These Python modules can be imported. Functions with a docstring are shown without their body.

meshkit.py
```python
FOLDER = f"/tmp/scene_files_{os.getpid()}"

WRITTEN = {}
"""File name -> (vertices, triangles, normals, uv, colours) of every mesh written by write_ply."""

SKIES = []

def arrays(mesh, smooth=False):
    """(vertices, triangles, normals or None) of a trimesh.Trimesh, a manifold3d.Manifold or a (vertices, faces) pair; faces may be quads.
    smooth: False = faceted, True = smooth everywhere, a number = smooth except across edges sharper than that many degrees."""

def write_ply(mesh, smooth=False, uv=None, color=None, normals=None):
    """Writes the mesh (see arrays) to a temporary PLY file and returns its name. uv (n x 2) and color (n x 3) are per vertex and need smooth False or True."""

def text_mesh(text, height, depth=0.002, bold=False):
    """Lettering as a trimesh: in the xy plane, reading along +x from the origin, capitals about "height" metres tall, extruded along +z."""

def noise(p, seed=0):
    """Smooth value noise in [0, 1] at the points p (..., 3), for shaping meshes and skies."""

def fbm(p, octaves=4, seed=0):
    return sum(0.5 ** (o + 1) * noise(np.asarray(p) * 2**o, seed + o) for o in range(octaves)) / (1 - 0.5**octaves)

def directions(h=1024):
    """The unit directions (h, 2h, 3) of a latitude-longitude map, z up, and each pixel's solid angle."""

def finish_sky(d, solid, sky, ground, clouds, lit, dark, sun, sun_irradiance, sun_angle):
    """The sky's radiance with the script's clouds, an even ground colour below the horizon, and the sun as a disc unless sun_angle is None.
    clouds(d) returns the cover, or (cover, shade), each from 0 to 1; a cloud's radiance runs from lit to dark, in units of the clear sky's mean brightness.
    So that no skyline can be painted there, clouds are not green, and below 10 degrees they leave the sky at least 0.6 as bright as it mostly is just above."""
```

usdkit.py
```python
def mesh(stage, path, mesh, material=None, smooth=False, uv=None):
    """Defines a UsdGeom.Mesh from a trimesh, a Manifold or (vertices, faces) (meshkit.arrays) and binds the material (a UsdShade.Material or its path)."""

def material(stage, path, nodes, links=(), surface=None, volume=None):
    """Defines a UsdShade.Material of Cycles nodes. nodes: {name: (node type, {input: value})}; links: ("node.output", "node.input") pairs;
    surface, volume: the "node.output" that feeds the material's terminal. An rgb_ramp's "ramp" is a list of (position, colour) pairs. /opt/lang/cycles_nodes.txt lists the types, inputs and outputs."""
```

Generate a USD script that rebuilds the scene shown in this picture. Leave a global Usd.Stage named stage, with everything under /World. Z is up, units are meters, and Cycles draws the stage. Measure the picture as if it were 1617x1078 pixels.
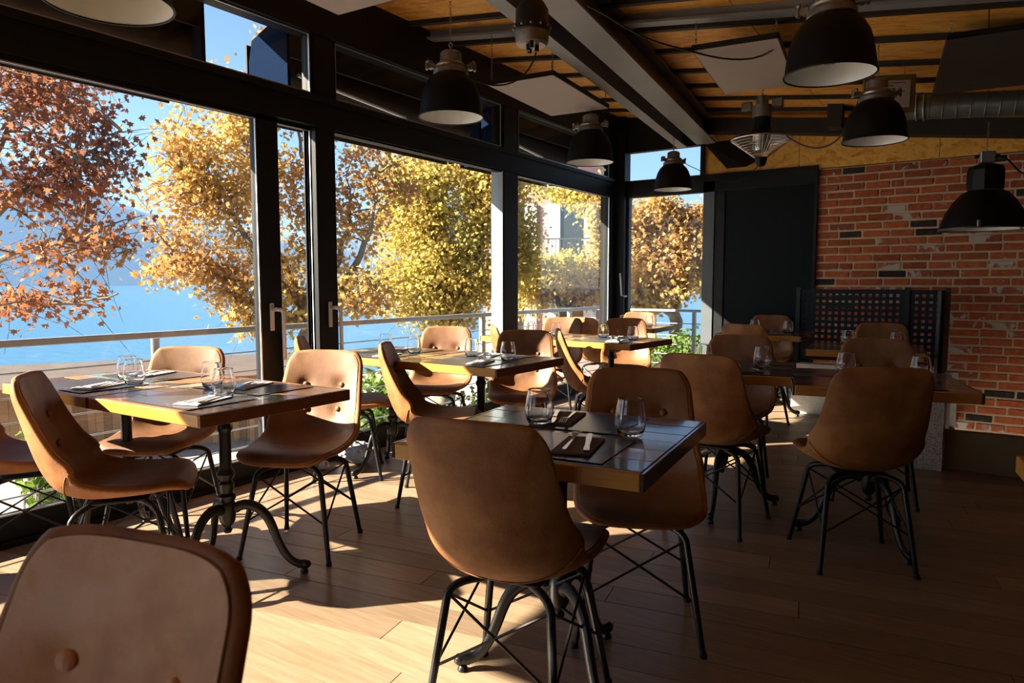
import math, random
import numpy as np, trimesh, usdkit, meshkit
from shapely.geometry import Polygon, box as sbox, LineString
from shapely import affinity
from pxr import Usd, UsdGeom, UsdLux, UsdShade, Gf, Sdf

# ------------------------------------------------------------------ camera, sky, sun, exposure
stage = Usd.Stage.CreateInMemory()
UsdGeom.SetStageUpAxis(stage, UsdGeom.Tokens.z)
WORLD = UsdGeom.Xform.Define(stage, '/World')
EYE = (0.0, 0.0, 1.19)
YAW, PITCH = math.radians(34.0), math.radians(4.68)
cam = UsdGeom.Camera.Define(stage, '/World/camera')
cam.CreateHorizontalApertureAttr(36.0)
cam.CreateFocalLengthAttr(1103.0 / 1617 * 36.0)
cam.CreateFStopAttr(6.3)
cam.CreateFocusDistanceAttr(2.9)
_F = np.array([-math.sin(YAW) * math.cos(PITCH), math.cos(YAW) * math.cos(PITCH), -math.sin(PITCH)])
_R = np.array([math.cos(YAW), math.sin(YAW), 0.0])
_U = np.cross(_R, _F)
cam.AddTransformOp().Set(Gf.Matrix4d(*_R, 0, *_U, 0, *(-_F), 0, *EYE, 1))
cam.CreateExposureAttr(0.0)

SUN_DIR = np.array([0.72, 0.695, -0.569]); SUN_DIR /= np.linalg.norm(SUN_DIR)     # the way the sunlight travels
sun = UsdLux.DistantLight.Define(stage, '/World/sun')
sun.CreateAngleAttr(0.53); sun.CreateNormalizeAttr(True)
sun.CreateIntensityAttr(7.8); sun.CreateExposureAttr(0.0)
sun.CreateColorAttr(Gf.Vec3f(1.0, 0.87, 0.69))
_z = -SUN_DIR; _x = np.cross([0, 0, 1], _z); _x /= np.linalg.norm(_x); _y = np.cross(_z, _x)
sun.AddTransformOp().Set(Gf.Matrix4d(*_x, 0, *_y, 0, *_z, 0, 0, 0, 0, 1))

sky = UsdLux.DomeLight.Define(stage, '/World/sky')
sky_mat = usdkit.material(stage, '/World/Looks/sky', {
    "s": ("sky_texture", {"sky_type": "multiple_scattering", "sun_disc": False, "sun_elevation": math.radians(29.6), "sun_rotation": math.radians(226.0), "air_density": 1.0, "aerosol_density": 1.3, "ozone_density": 1.6}),
    "b": ("background_shader", {"strength": 0.096})}, [("s.color", "b.color")], surface="b.background")
UsdShade.MaterialBindingAPI.Apply(sky.GetPrim()).Bind(sky_mat)

# ------------------------------------------------------------------ helpers
rng = np.random.default_rng(11)
_used = {}


def number(parent, name):
    k = _used.get((parent, name), 0)
    _used[(parent, name)] = k + 1
    return f'{parent}/{name}' + (f'_{k:03d}' if k else '')


def path_of(p):
    return '/World' if p is None else (p if isinstance(p, str) else str(p.GetPath()))


def obj(name, mesh, m, parent=None, smooth=35, kind=None, label=None):
    prim = usdkit.mesh(stage, number(path_of(parent), name), mesh, m, smooth=smooth).GetPrim()
    if kind: prim.SetCustomDataByKey('kind', kind)
    if label: prim.SetCustomDataByKey('label', label)
    return prim


def tag(p, label, cat, group=None):
    p.SetCustomDataByKey('label', label); p.SetCustomDataByKey('category', cat)
    if group: p.SetCustomDataByKey('group', group)
    return p


def thing(name, label, cat, loc=(0, 0, 0), rot=0.0, group=None, tilt=None):
    x = UsdGeom.Xform.Define(stage, number('/World', name))
    x.AddTranslateOp().Set(Gf.Vec3d(*map(float, loc)))
    x.AddRotateZOp().Set(float(rot))
    if tilt: x.AddRotateXOp().Set(float(tilt))
    return tag(x.GetPrim(), label, cat, group)


def copy_of(src, name, label, loc, rot=0.0, group=None):
    c = src.GetCustomData()
    x = UsdGeom.Xform.Define(stage, number('/World', name))
    p = x.GetPrim()
    p.GetReferences().AddInternalReference(src.GetPath())
    p.SetInstanceable(True)
    x.ClearXformOpOrder()
    x.AddTranslateOp().Set(Gf.Vec3d(*map(float, loc)))
    x.AddRotateZOp().Set(float(rot))
    return tag(p, label, c['category'], group or c.get('group'))


def structure(name, mesh, m, parent=None, smooth=False):
    p = obj(name, mesh, m, parent, smooth)
    if parent is None: p.SetCustomDataByKey('kind', 'structure')
    return p


def struct_group(name):
    x = UsdGeom.Xform.Define(stage, number('/World', name)).GetPrim()
    x.SetCustomDataByKey('kind', 'structure')
    return x


def cat(*ms):
    ms = [m if isinstance(m, trimesh.Trimesh) else trimesh.Trimesh(m[0], m[1], process=False) for m in ms]
    return trimesh.util.concatenate(ms)


def box(x0, x1, y0, y1, z0, z1):
    m = trimesh.creation.box((x1 - x0, y1 - y0, z1 - z0)); m.apply_translation(((x0 + x1) / 2, (y0 + y1) / 2, (z0 + z1) / 2)); return m


def bevel_box(sx, sy, sz, b=0.003, c=(0, 0, 0)):
    """A box with chamfered edges, centred on c."""
    h = np.array([sx, sy, sz]) / 2
    pts = []
    for s in np.ndindex(2, 2, 2):
        s = np.array(s) * 2 - 1
        for k in range(3):
            q = h - b; q[k] = h[k]
            pts.append(s * q)
    m = trimesh.convex.convex_hull(np.array(pts)); m.apply_translation(c); return m


def rotz(m, deg, about=(0, 0, 0)):
    m.apply_transform(trimesh.transformations.rotation_matrix(math.radians(deg), [0, 0, 1], about)); return m


def move(m, *t):
    m.apply_translation(t); return m


def tube(pts, r, n=8, caps=True):
    p = np.asarray(pts, float); r = np.broadcast_to(np.asarray(r, float), (len(p),))
    t = np.gradient(p, axis=0); t /= np.linalg.norm(t, axis=1, keepdims=True) + 1e-12
    a = np.cross(t[0], [0, 0, 1.0] if abs(t[0][2]) < .9 else [1.0, 0, 0]); a /= np.linalg.norm(a)
    V = []; ang = np.arange(n) * 2 * np.pi / n
    for i in range(len(p)):
        a = a - t[i] * (a @ t[i]); a /= np.linalg.norm(a) + 1e-12
        b = np.cross(t[i], a)
        V.append(p[i] + r[i] * (np.cos(ang)[:, None] * a + np.sin(ang)[:, None] * b))
    V = np.vstack(V); F = []
    for i in range(len(p) - 1):
        for j in range(n):
            k = (j + 1) % n
            F += [[i * n + j, i * n + k, (i + 1) * n + k], [i * n + j, (i + 1) * n + k, (i + 1) * n + j]]
    if caps:
        V = np.vstack([V, p[0], p[-1]]); a0, a1 = len(V) - 2, len(V) - 1; e = (len(p) - 1) * n
        for j in range(n):
            k = (j + 1) % n
            F += [[a0, k, j], [a1, e + j, e + k]]
    return trimesh.Trimesh(V, F, process=False)


def rod(a, b, r, n=8):
    return tube([a, b], r, n)


def lathe(prof, n=32, cap=True):
    """prof: (r, z) from bottom to top on the outside."""
    p = np.asarray(prof, float); ang = np.arange(n) * 2 * np.pi / n
    V = np.vstack([np.stack([r * np.cos(ang), r * np.sin(ang), np.full(n, z)], 1) for r, z in p]); F = []
    for i in range(len(p) - 1):
        for j in range(n):
            k = (j + 1) % n
            F += [[i * n + j, i * n + k, (i + 1) * n + k], [i * n + j, (i + 1) * n + k, (i + 1) * n + j]]
    m = trimesh.Trimesh(V, F, process=False)
    m.merge_vertices(); m.update_faces(m.nondegenerate_faces()); m.remove_unreferenced_vertices()
    return m


def extrude(poly, h):
    return trimesh.creation.extrude_polygon(poly, h, engine='earcut')


def spline(pts, n):
    from scipy.interpolate import CubicSpline
    p = np.asarray(pts, float)
    d = np.r_[0, np.cumsum(np.linalg.norm(np.diff(p, axis=0), axis=1))]; d /= d[-1]
    return CubicSpline(d, p)(np.linspace(0, 1, n))


# ------------------------------------------------------------------ materials
def mat(name, nodes, links, surface='p.BSDF'):
    return usdkit.material(stage, '/World/Looks/' + name, nodes, links, surface=surface)


def plain(name, color, rough=.5, metallic=0.0, **kw):
    return mat(name, {"p": ("principled_bsdf", {"base_color": color, "roughness": rough, "metallic": metallic, **kw})}, [])


def noisy(name, ramp, scale=8.0, detail=4.0, rough=.5, stretch=(1, 1, 1), rot=0.0, bump=0.0, bump_scale=None, rand=0.0, coords='position', distortion=0.0, metallic=0.0, bdist=.002, **kw):
    """A noise through a colour ramp; rand shifts the noise per object."""
    n = {"m": ("mapping", {"scale": stretch, "rotation": (0, 0, rot)}), "n": ("noise_texture", {"scale": scale, "detail": detail, "distortion": distortion, "roughness": .6}), "r": ("rgb_ramp", {"ramp": ramp}),
         "p": ("principled_bsdf", {"roughness": rough, "metallic": metallic, **kw})}
    l = [("m.vector", "n.vector"), ("n.fac", "r.fac"), ("r.color", "p.base_color")]
    if coords == 'position':
        n["g"] = ("geometry", {}); l.append(("g.position", "m.vector"))
    else:
        n["g"] = ("texture_coordinate", {}); l.append(("g.object", "m.vector"))
    if rand:
        n["o"] = ("object_info", {}); n["mm"] = ("map_range", {"from_min": 0.0, "from_max": 1.0, "to_min": 1 - rand, "to_max": 1 + rand}); n["h"] = ("hsv", {})
        l = [x for x in l if x[1] != "p.base_color"] + [("o.random", "mm.value"), ("r.color", "h.color"), ("mm.result", "h.value"), ("h.color", "p.base_color")]
    if bump:
        n["n2"] = ("noise_texture", {"scale": bump_scale or scale * 4, "detail": 3.0}); n["b"] = ("bump", {"strength": bump, "distance": bdist})
        l += [("m.vector", "n2.vector"), ("n2.fac", "b.height"), ("b.normal", "p.normal")]
    return mat(name, n, l)


M = {}
M['leather'] = noisy('leather', [(0, (0.0902, 0.0295, 0.00656)), (0.41, (0.205, 0.0722, 0.0164)), (0.5, (0.287, 0.113, 0.0295)), (0.58, (0.353, 0.156, 0.0476)), (1, (0.451, 0.246, 0.107))], scale=3.4, detail=9, rough=.7, bump=.4, bump_scale=160, rand=.10, coords='object', bdist=.0015)
M['pad'] = noisy('pad_leather', [(0, (0.0738, 0.0271, 0.00984)), (0.41, (0.156, 0.0656, 0.0246)), (0.55, (0.221, 0.102, 0.041)), (0.7, (0.295, 0.152, 0.0697)), (1, (0.394, 0.246, 0.139))], scale=3.6, detail=9, rough=.56, bump=.2, bump_scale=120, rand=.10, coords='object', bdist=.0015)
M['pad_worn_brightened'] = noisy('worn_brightened_pad_leather', [(0, (0.302, 0.142, 0.066)), (0.41, (0.546, 0.282, 0.142)), (0.52, (0.697, 0.377, 0.198)), (0.62, (0.792, 0.51, 0.339)), (1, (0.8, 0.679, 0.51))], scale=4.2, detail=9, rough=.55, bump=.3, bump_scale=120, coords='object', bdist=.0015)  # faded leather, colour raised further in place of light missing on this chair
M['black_metal'] = noisy('black_metal', [(0, (.004, .004, .005)), (1, (.010, .010, .012))], scale=30, rough=.42, coords='object', specular_ior_level=.4)
M['cast_iron'] = noisy('cast_iron', [(0, (.004, .004, .005)), (1, (.012, .012, .014))], scale=40, rough=.36, bump=.3, bump_scale=200, coords='object', bdist=.001, specular_ior_level=.45)
M['frame'] = noisy('dark_frame', [(0, (.005, .0055, .007)), (1, (.008, .009, .011))], scale=20, rough=.5, specular_ior_level=.25)
M['frame_lit_paint'] = plain('painted_lit_frame', (.24, .29, .33), .7)
M['seal'] = plain('aluminium_seal', (.5, .52, .55), .35, .8)
M['handle'] = plain('handle_steel', (.70, .70, .72), .35, .25)
M['steel'] = plain('cutlery_steel', (.75, .75, .77), .18, 1.0)
M['galv'] = noisy('galvanised', [(0, (.22, .23, .24)), (1, (.38, .39, .41))], scale=12, rough=.4, metallic=.7)
M['rail'] = noisy('rail_steel', [(0, (.30, .31, .31)), (1, (.42, .43, .43))], scale=15, rough=.45, metallic=.3)
M['napkin'] = noisy('paper_napkin', [(0, (.10, .075, .062)), (1, (.17, .13, .11))], scale=30, rough=.9, rand=.15, coords='object')
M['napkin_light'] = noisy('sun_glare_paper_napkin', [(0, (.48, .46, .44)), (1, (.62, .60, .57))], scale=30, rough=.9, coords='object')  # same paper with sun glare put into its colour, for window tables
M['mat'] = mat('placemat', {"g": ("texture_coordinate", {}), "m": ("mapping", {"scale": (26, 70, 1)}), "n": ("noise_texture", {"scale": 1.0, "detail": 2.0}), "n2": ("noise_texture", {"scale": 5.0, "detail": 3.0}),
                            "mul": ("math", {"math_type": "multiply"}), "r": ("rgb_ramp", {"ramp": [(0, (.030, .036, .046)), (.40, (.045, .052, .064)), (.44, (.35, .36, .38)), (1, (.5, .5, .5))]}),
                            "p": ("principled_bsdf", {"roughness": .2, "specular_ior_level": .7})},
               [("g.object", "m.vector"), ("m.vector", "n.vector"), ("g.object", "n2.vector"), ("n.fac", "mul.value1"), ("n2.fac", "mul.value2"), ("mul.value", "r.fac"), ("r.color", "p.base_color")])
for k, ramp in dict(wood_a=[(0, (.16, .055, .015)), (.5, (.34, .14, .04)), (1, (.46, .22, .075))], wood_b=[(0, (.09, .035, .014)), (.5, (.20, .085, .032)), (1, (.30, .14, .055))],
                    wood_c=[(0, (.26, .12, .04)), (.5, (.44, .22, .08)), (1, (.56, .32, .14))], wood_teal=[(0, (.05, .14, .12)), (.45, (.12, .27, .23)), (.6, (.28, .20, .11)), (1, (.36, .26, .15))],
                    wood_dark=[(0, (.020, .016, .014)), (.5, (.045, .036, .03)), (1, (.10, .07, .05))], wood_ash=[(0, (.10, .085, .07)), (.5, (.20, .17, .14)), (1, (.33, .27, .20))]).items():
    M[k] = noisy(k, ramp, scale=6, detail=6, rough=.16, stretch=(1.5, 14, 6), coords='object', bump=.25, bump_scale=20, rand=.18, distortion=.6, coat_weight=.5, coat_roughness=.08)
M['wood_edge'] = noisy('wood_edge', [(0, (0.306, 0.128, 0.017)), (0.5, (0.493, 0.238, 0.034)), (1, (0.595, 0.323, 0.0595))], scale=6, detail=5, rough=.4, stretch=(2, 14, 22), coords='object', rand=.1)
M['wood_end'] = noisy('wood_end', [(0, (.05, .016, .007)), (.5, (.12, .040, .015)), (1, (.20, .075, .028))], scale=6, detail=5, rough=.35, stretch=(8, 2, 22), coords='object', rand=.1)
M['plank'] = noisy('floor_plank', [(0, (0.124, 0.0784, 0.0458)), (0.35, (0.216, 0.147, 0.0886)), (0.65, (0.281, 0.203, 0.131)), (1, (0.359, 0.268, 0.183))], scale=3.2, detail=7, rough=.36, stretch=(1.0, 16, 1), rot=math.radians(-11), bump=.15, bump_scale=30, rand=.24, distortion=.8)
M['plank_gap'] = plain('floor_joint', (.05, .03, .018), .8)
M['glass'] = plain('tumbler_glass', (1, 1, 1), 0.0, transmission_weight=1.0, ior=1.45)
def pane_mat(name, tint, f0, k):
    """Clear glass: see-through mixed with a mirror by Schlick's law, alike from both sides."""
    return mat(name, {"t": ("transparent_bsdf", {"color": tint}), "g": ("glossy_bsdf", {"color": (.92, .96, 1.0), "roughness": 0.0}), "w": ("layer_weight", {"blend": .5}), "p": ("math", {"math_type": "power", "value2": 5.0}),
                      "f": ("math", {"math_type": "multiply_add", "value2": k, "value3": f0, "use_clamp": True}), "x": ("mix_closure", {})},
               [("w.facing", "p.value1"), ("p.value", "f.value1"), ("f.value", "x.fac"), ("t.BSDF", "x.closure1"), ("g.BSDF", "x.closure2")], surface="x.closure")


M['pane'] = pane_mat('window_pane', (.985, .99, .99), .012, .45)
M['pane_reflective'] = pane_mat('sealed_window_pane', (.96, .98, .97), .05, .6)
M['dark_wall'] = noisy('dark_wall', [(0, (.006, .008, .010)), (1, (.012, .014, .017))], scale=3, rough=.6, stretch=(8, 8, 1))
M['dark_panel'] = noisy('dark_panel', [(0, (.004, .006, .009)), (1, (.009, .013, .017))], scale=4, rough=.7, specular_ior_level=.12, stretch=(40, 1, 1), bump=.1)
M['jamb'] = noisy('blue_grey_jamb', [(0, (.06, .075, .09)), (1, (.09, .105, .125))], scale=6, rough=.6)
M['plaster'] = noisy('white_plaster', [(0, (.52, .53, .52)), (1, (.68, .68, .66))], scale=20, rough=.85, bump=.6, bump_scale=55, bdist=.01)
M['granite'] = noisy('speckled_granite', [(0, (.07, .07, .072)), (.40, (.36, .355, .35)), (.5, (.62, .61, .60)), (1, (.85, .84, .82))], scale=95, detail=3, rough=.75, bump=.8, bump_scale=60, bdist=.01)
M['beige'] = noisy('beige_riser', [(0, (.20, .16, .10)), (1, (.26, .21, .14))], scale=5, rough=.8)
M['mortar'] = noisy('mortar', [(0, (.42, .31, .20)), (1, (.60, .47, .33))], scale=40, rough=.95, bump=.5, bump_scale=150, bdist=.006)


def brick_mat(name, ramp, white=0.0):
    n = {"g": ("geometry", {}), "n": ("noise_texture", {"scale": 22.0, "detail": 5.0}), "n3": ("noise_texture", {"scale": 9.0, "detail": 6.0, "distortion": .7}), "r": ("rgb_ramp", {"ramp": ramp}), "w": ("rgb_ramp", {"ramp": [(0, (0, 0, 0)), (.60 - white, (0, 0, 0)), (.66 - white, (1, 1, 1)), (1, (1, 1, 1))]}),
         "o": ("object_info", {}), "mm": ("map_range", {"to_min": .72, "to_max": 1.25}), "h": ("hsv", {}), "mx": ("mix_color", {"b": (.46, .42, .38)}), "n2": ("noise_texture", {"scale": 120.0, "detail": 4.0}), "b": ("bump", {"strength": .7, "distance": .006}), "p": ("principled_bsdf", {"roughness": .9})}
    l = [("g.position", "n.vector"), ("g.position", "n2.vector"), ("g.position", "n3.vector"), ("n.fac", "r.fac"), ("o.random", "mm.value"), ("r.color", "h.color"), ("mm.result", "h.value"), ("h.color", "mx.a"), ("n3.fac", "w.fac"), ("w.color", "mx.fac"), ("mx.result", "p.base_color"), ("n2.fac", "b.height"), ("b.normal", "p.normal")]
    return mat(name, n, l)


M['brick_red'] = brick_mat('brick_red', [(0, (.16, .034, .012)), (.5, (.38, .090, .030)), (1, (.52, .16, .06))], -.06)
M['brick_white'] = brick_mat('brick_whitened', [(0, (.16, .036, .016)), (.5, (.32, .085, .038)), (1, (.42, .16, .08))], .10)
M['brick_black'] = brick_mat('brick_burnt', [(0, (.012, .009, .009)), (.55, (.03, .022, .02)), (.8, (.16, .045, .022)), (1, (.22, .07, .03))], -.1)
M['osb'] = mat('osb_board', {"g": ("geometry", {}), "m": ("mapping", {"scale": (9, 42, 20)}), "d": ("noise_texture", {"scale": 5.0, "detail": 3.0}), "ad": ("vector_math", {"math_type": "multiply_add", "vector2": (.12, .12, .12)}), "v": ("voronoi_texture", {"scale": 1.0, "detail": 2.0}), "bw": ("rgb_to_bw", {}), "v2": ("noise_texture", {"scale": 1.6, "detail": 5.0}), "mx": ("math", {"math_type": "multiply"}),
                              "r": ("rgb_ramp", {"ramp": [(0, (.26, .075, .010)), (.2, (.50, .19, .022)), (.38, (.70, .32, .045)), (1, (.84, .50, .13))]}), "b": ("bump", {"strength": .3, "distance": .003}), "p": ("principled_bsdf", {"roughness": .6})},
               [("g.position", "d.vector"), ("d.color", "ad.vector1"), ("g.position", "ad.vector3"), ("ad.vector", "m.vector"), ("m.vector", "v.vector"), ("g.position", "v2.vector"), ("v.color", "bw.color"), ("bw.val", "mx.value1"), ("v2.fac", "mx.value2"), ("mx.value", "r.fac"), ("r.color", "p.base_color"), ("bw.val", "b.height"), ("b.normal", "p.normal")])
M['osb_wall'] = mat('osb_wall_board', {"g": ("geometry", {}), "m": ("mapping", {"scale": (16, 16, 30)}), "d": ("noise_texture", {"scale": 6.0, "detail": 3.0}), "ad": ("vector_math", {"math_type": "multiply_add", "vector2": (.2, .2, .2)}), "v": ("voronoi_texture", {"scale": 1.0, "detail": 2.0}), "bw": ("rgb_to_bw", {}),
                              "r": ("rgb_ramp", {"ramp": [(0, (.26, .080, .008)), (.3, (.56, .22, .022)), (.6, (.72, .32, .04)), (1, (.84, .46, .09))]}), "p": ("principled_bsdf", {"roughness": .6})},
               [("g.position", "d.vector"), ("d.color", "ad.vector1"), ("g.position", "ad.vector3"), ("ad.vector", "m.vector"), ("m.vector", "v.vector"), ("v.color", "bw.color"), ("bw.val", "r.fac"), ("r.color", "p.base_color")])
M['beam_grey'] = noisy('grey_steel_beam', [(0, (0.136, 0.145, 0.157)), (0.5, (0.196, 0.204, 0.221)), (1, (0.255, 0.264, 0.281))], scale=2.2, detail=6, rough=.42, bump=.1)
M['black_wood'] = noisy('black_batten', [(0, (.008, .007, .007)), (1, (.02, .017, .015))], scale=12, rough=.7)
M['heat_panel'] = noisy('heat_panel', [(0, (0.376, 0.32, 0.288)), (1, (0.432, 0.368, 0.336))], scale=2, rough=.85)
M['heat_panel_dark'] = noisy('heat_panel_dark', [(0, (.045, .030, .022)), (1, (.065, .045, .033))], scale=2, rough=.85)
M['enamel_black'] = plain('black_enamel', (.003, .003, .0035), .5, specular_ior_level=.2)
M['enamel_white'] = noisy('white_enamel', [(0, (.84, .85, .85)), (1, (.90, .91, .91))], scale=6, rough=.35)
M['enamel_rust'] = noisy('rusty_white_enamel', [(0, (.28, .11, .03)), (.24, (.42, .25, .10)), (.29, (.80, .77, .68)), (1, (.86, .84, .78))], scale=9, detail=7, rough=.4)
M['lamp_metal'] = noisy('aged_lamp_metal', [(0, (.10, .09, .08)), (.5, (.26, .25, .23)), (1, (.45, .44, .42))], scale=14, detail=5, rough=.38, metallic=.8, coords='object')
M['bulb'] = plain('lamp_bulb', (.85, .83, .78), .1, transmission_weight=.6)
M['heater_steel'] = plain('heater_reflector', (.75, .75, .76), .25, 1.0)
M['cable'] = plain('black_cable', (.010, .010, .011), .5)
M['duct'] = noisy('spiral_duct', [(0, (.16, .165, .17)), (1, (.28, .285, .29))], scale=4, rough=.42, metallic=.7)
M['olive'] = plain('olive_board', (.16, .115, .03), .7)
M['paper'] = noisy('paper_notice', [(0, (.46, .40, .34)), (1, (.56, .49, .42))], scale=6, rough=.9)
M['ink'] = plain('notice_ink', (.06, .06, .07), .9)
M['perf'] = plain('perforated_steel', (.012, .018, .027), .6, specular_ior_level=.2)
M['awning'] = noisy('awning_cloth', [(0, (.030, .016, .012)), (1, (.05, .028, .02))], scale=6, rough=.85)
M['awning_blue'] = plain('awning_cheek', (.005, .013, .036), 1.0, specular_ior_level=.02)
M['alu'] = plain('aluminium_bar', (.72, .72, .73), .4, .15)
M['foil'] = noisy('crumpled_film', [(0, (.20, .23, .28)), (1, (.50, .53, .58))], scale=9, rough=.3)
M['concrete'] = noisy('quay_concrete', [(0, (.22, .21, .19)), (1, (.40, .38, .35))], scale=1.2, detail=6, rough=.9)
M['asphalt'] = noisy('asphalt', [(0, (.07, .07, .07)), (1, (.13, .13, .13))], scale=3, detail=6, rough=.9)
M['deck'] = noisy('terrace_deck', [(0, (.25, .24, .22)), (1, (.40, .38, .35))], scale=5, rough=.8)
M['shed_wood'] = noisy('shed_wood', [(0, (.14, .065, .03)), (.5, (.30, .15, .065)), (1, (.45, .25, .11))], scale=2.5, detail=5, rough=.75, stretch=(1, 1, 8), rand=.25)
M['shed_roof'] = noisy('shed_roof', [(0, (.055, .045, .04)), (1, (.12, .10, .09))], scale=2, rough=.8)
M['old_timber'] = noisy('old_timber', [(0, (.10, .09, .08)), (1, (.24, .22, .19))], scale=6, rough=.85)
M['crate'] = plain('green_plastic', (.01, .25, .14), .4)
M['pink_wall'] = noisy('pink_render', [(0, (.50, .24, .22)), (1, (.62, .32, .29))], scale=2, rough=.9)
M['shutter'] = plain('white_shutter', (.62, .62, .62), .6)
M['window_dark'] = plain('dark_window', (.03, .035, .04), .1)
M['cream'] = plain('cream_ledge', (.60, .48, .34), .8)
M['iron'] = plain('balcony_iron', (.05, .05, .05), .5)
M['roof_tile'] = noisy('roof_tile', [(0, (.25, .10, .06)), (1, (.36, .17, .10))], scale=5, rough=.85)
M['bark'] = noisy('plane_bark', [(0, (.07, .055, .04)), (.5, (.17, .14, .10)), (1, (.38, .34, .26))], scale=5, detail=5, rough=.9)
M['mountain'] = noisy('forest_mountain', [(0, (.035, .05, .045)), (.5, (.06, .075, .06)), (1, (.12, .12, .10))], scale=.004, detail=8, rough=.95)
M['water'] = mat('lake_water', {"g": ("geometry", {}), "m": ("mapping", {"scale": (.5, .5, .5)}), "n": ("noise_texture", {"scale": 1.4, "detail": 5.0}), "b": ("bump", {"strength": .55, "distance": .35}), "p": ("principled_bsdf", {"base_color": (.035, .13, .24), "roughness": .18, "ior": 1.33})},
                 [("g.position", "m.vector"), ("m.vector", "n.vector"), ("n.fac", "b.height"), ("b.normal", "p.normal")])


def leaf_mat(name, ramp, trans=.45):
    return mat(name, {"g": ("geometry", {}), "r": ("rgb_ramp", {"ramp": ramp}), "n": ("noise_texture", {"scale": .45, "detail": 2.0}), "ma": ("math", {"math_type": "multiply_add", "value2": .6}), "mb": ("math", {"math_type": "multiply_add", "value2": .9, "value3": -.25}),
                      "d": ("principled_bsdf", {"roughness": .55, "specular_ior_level": .3}), "t": ("translucent_bsdf", {}), "x": ("mix_closure", {"fac": trans})},
               [("g.random_per_island", "ma.value1"), ("g.position", "n.vector"), ("n.fac", "mb.value1"), ("mb.value", "ma.value3"), ("ma.value", "r.fac"), ("r.color", "d.base_color"), ("r.color", "t.color"), ("d.BSDF", "x.closure1"), ("t.BSDF", "x.closure2")], surface="x.closure")


M['leaf_rust'] = leaf_mat('leaf_rust', [(0, (.19, .075, .06)), (.25, (.38, .15, .065)), (.5, (.55, .28, .07)), (.72, (.66, .45, .11)), (1, (.54, .56, .14))])
M['leaf_gold'] = leaf_mat('leaf_gold', [(0, (.42, .20, .09)), (.25, (.55, .34, .11)), (.55, (.66, .50, .15)), (.85, (.62, .57, .18)), (1, (.36, .42, .12))])
M['leaf_green'] = leaf_mat('leaf_green', [(0, (.48, .28, .10)), (.15, (.58, .43, .12)), (.36, (.56, .54, .14)), (.6, (.39, .48, .11)), (1, (.18, .31, .07))])
M['leaf_amber'] = leaf_mat('leaf_amber', [(0, (.42, .24, .10)), (.25, (.58, .40, .13)), (.6, (.68, .56, .16)), (1, (.46, .50, .13))])
M['leaf_bush'] = leaf_mat('leaf_bush', [(0, (.08, .16, .03)), (.5, (.22, .32, .05)), (.8, (.45, .46, .07)), (1, (.60, .48, .08))])

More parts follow.
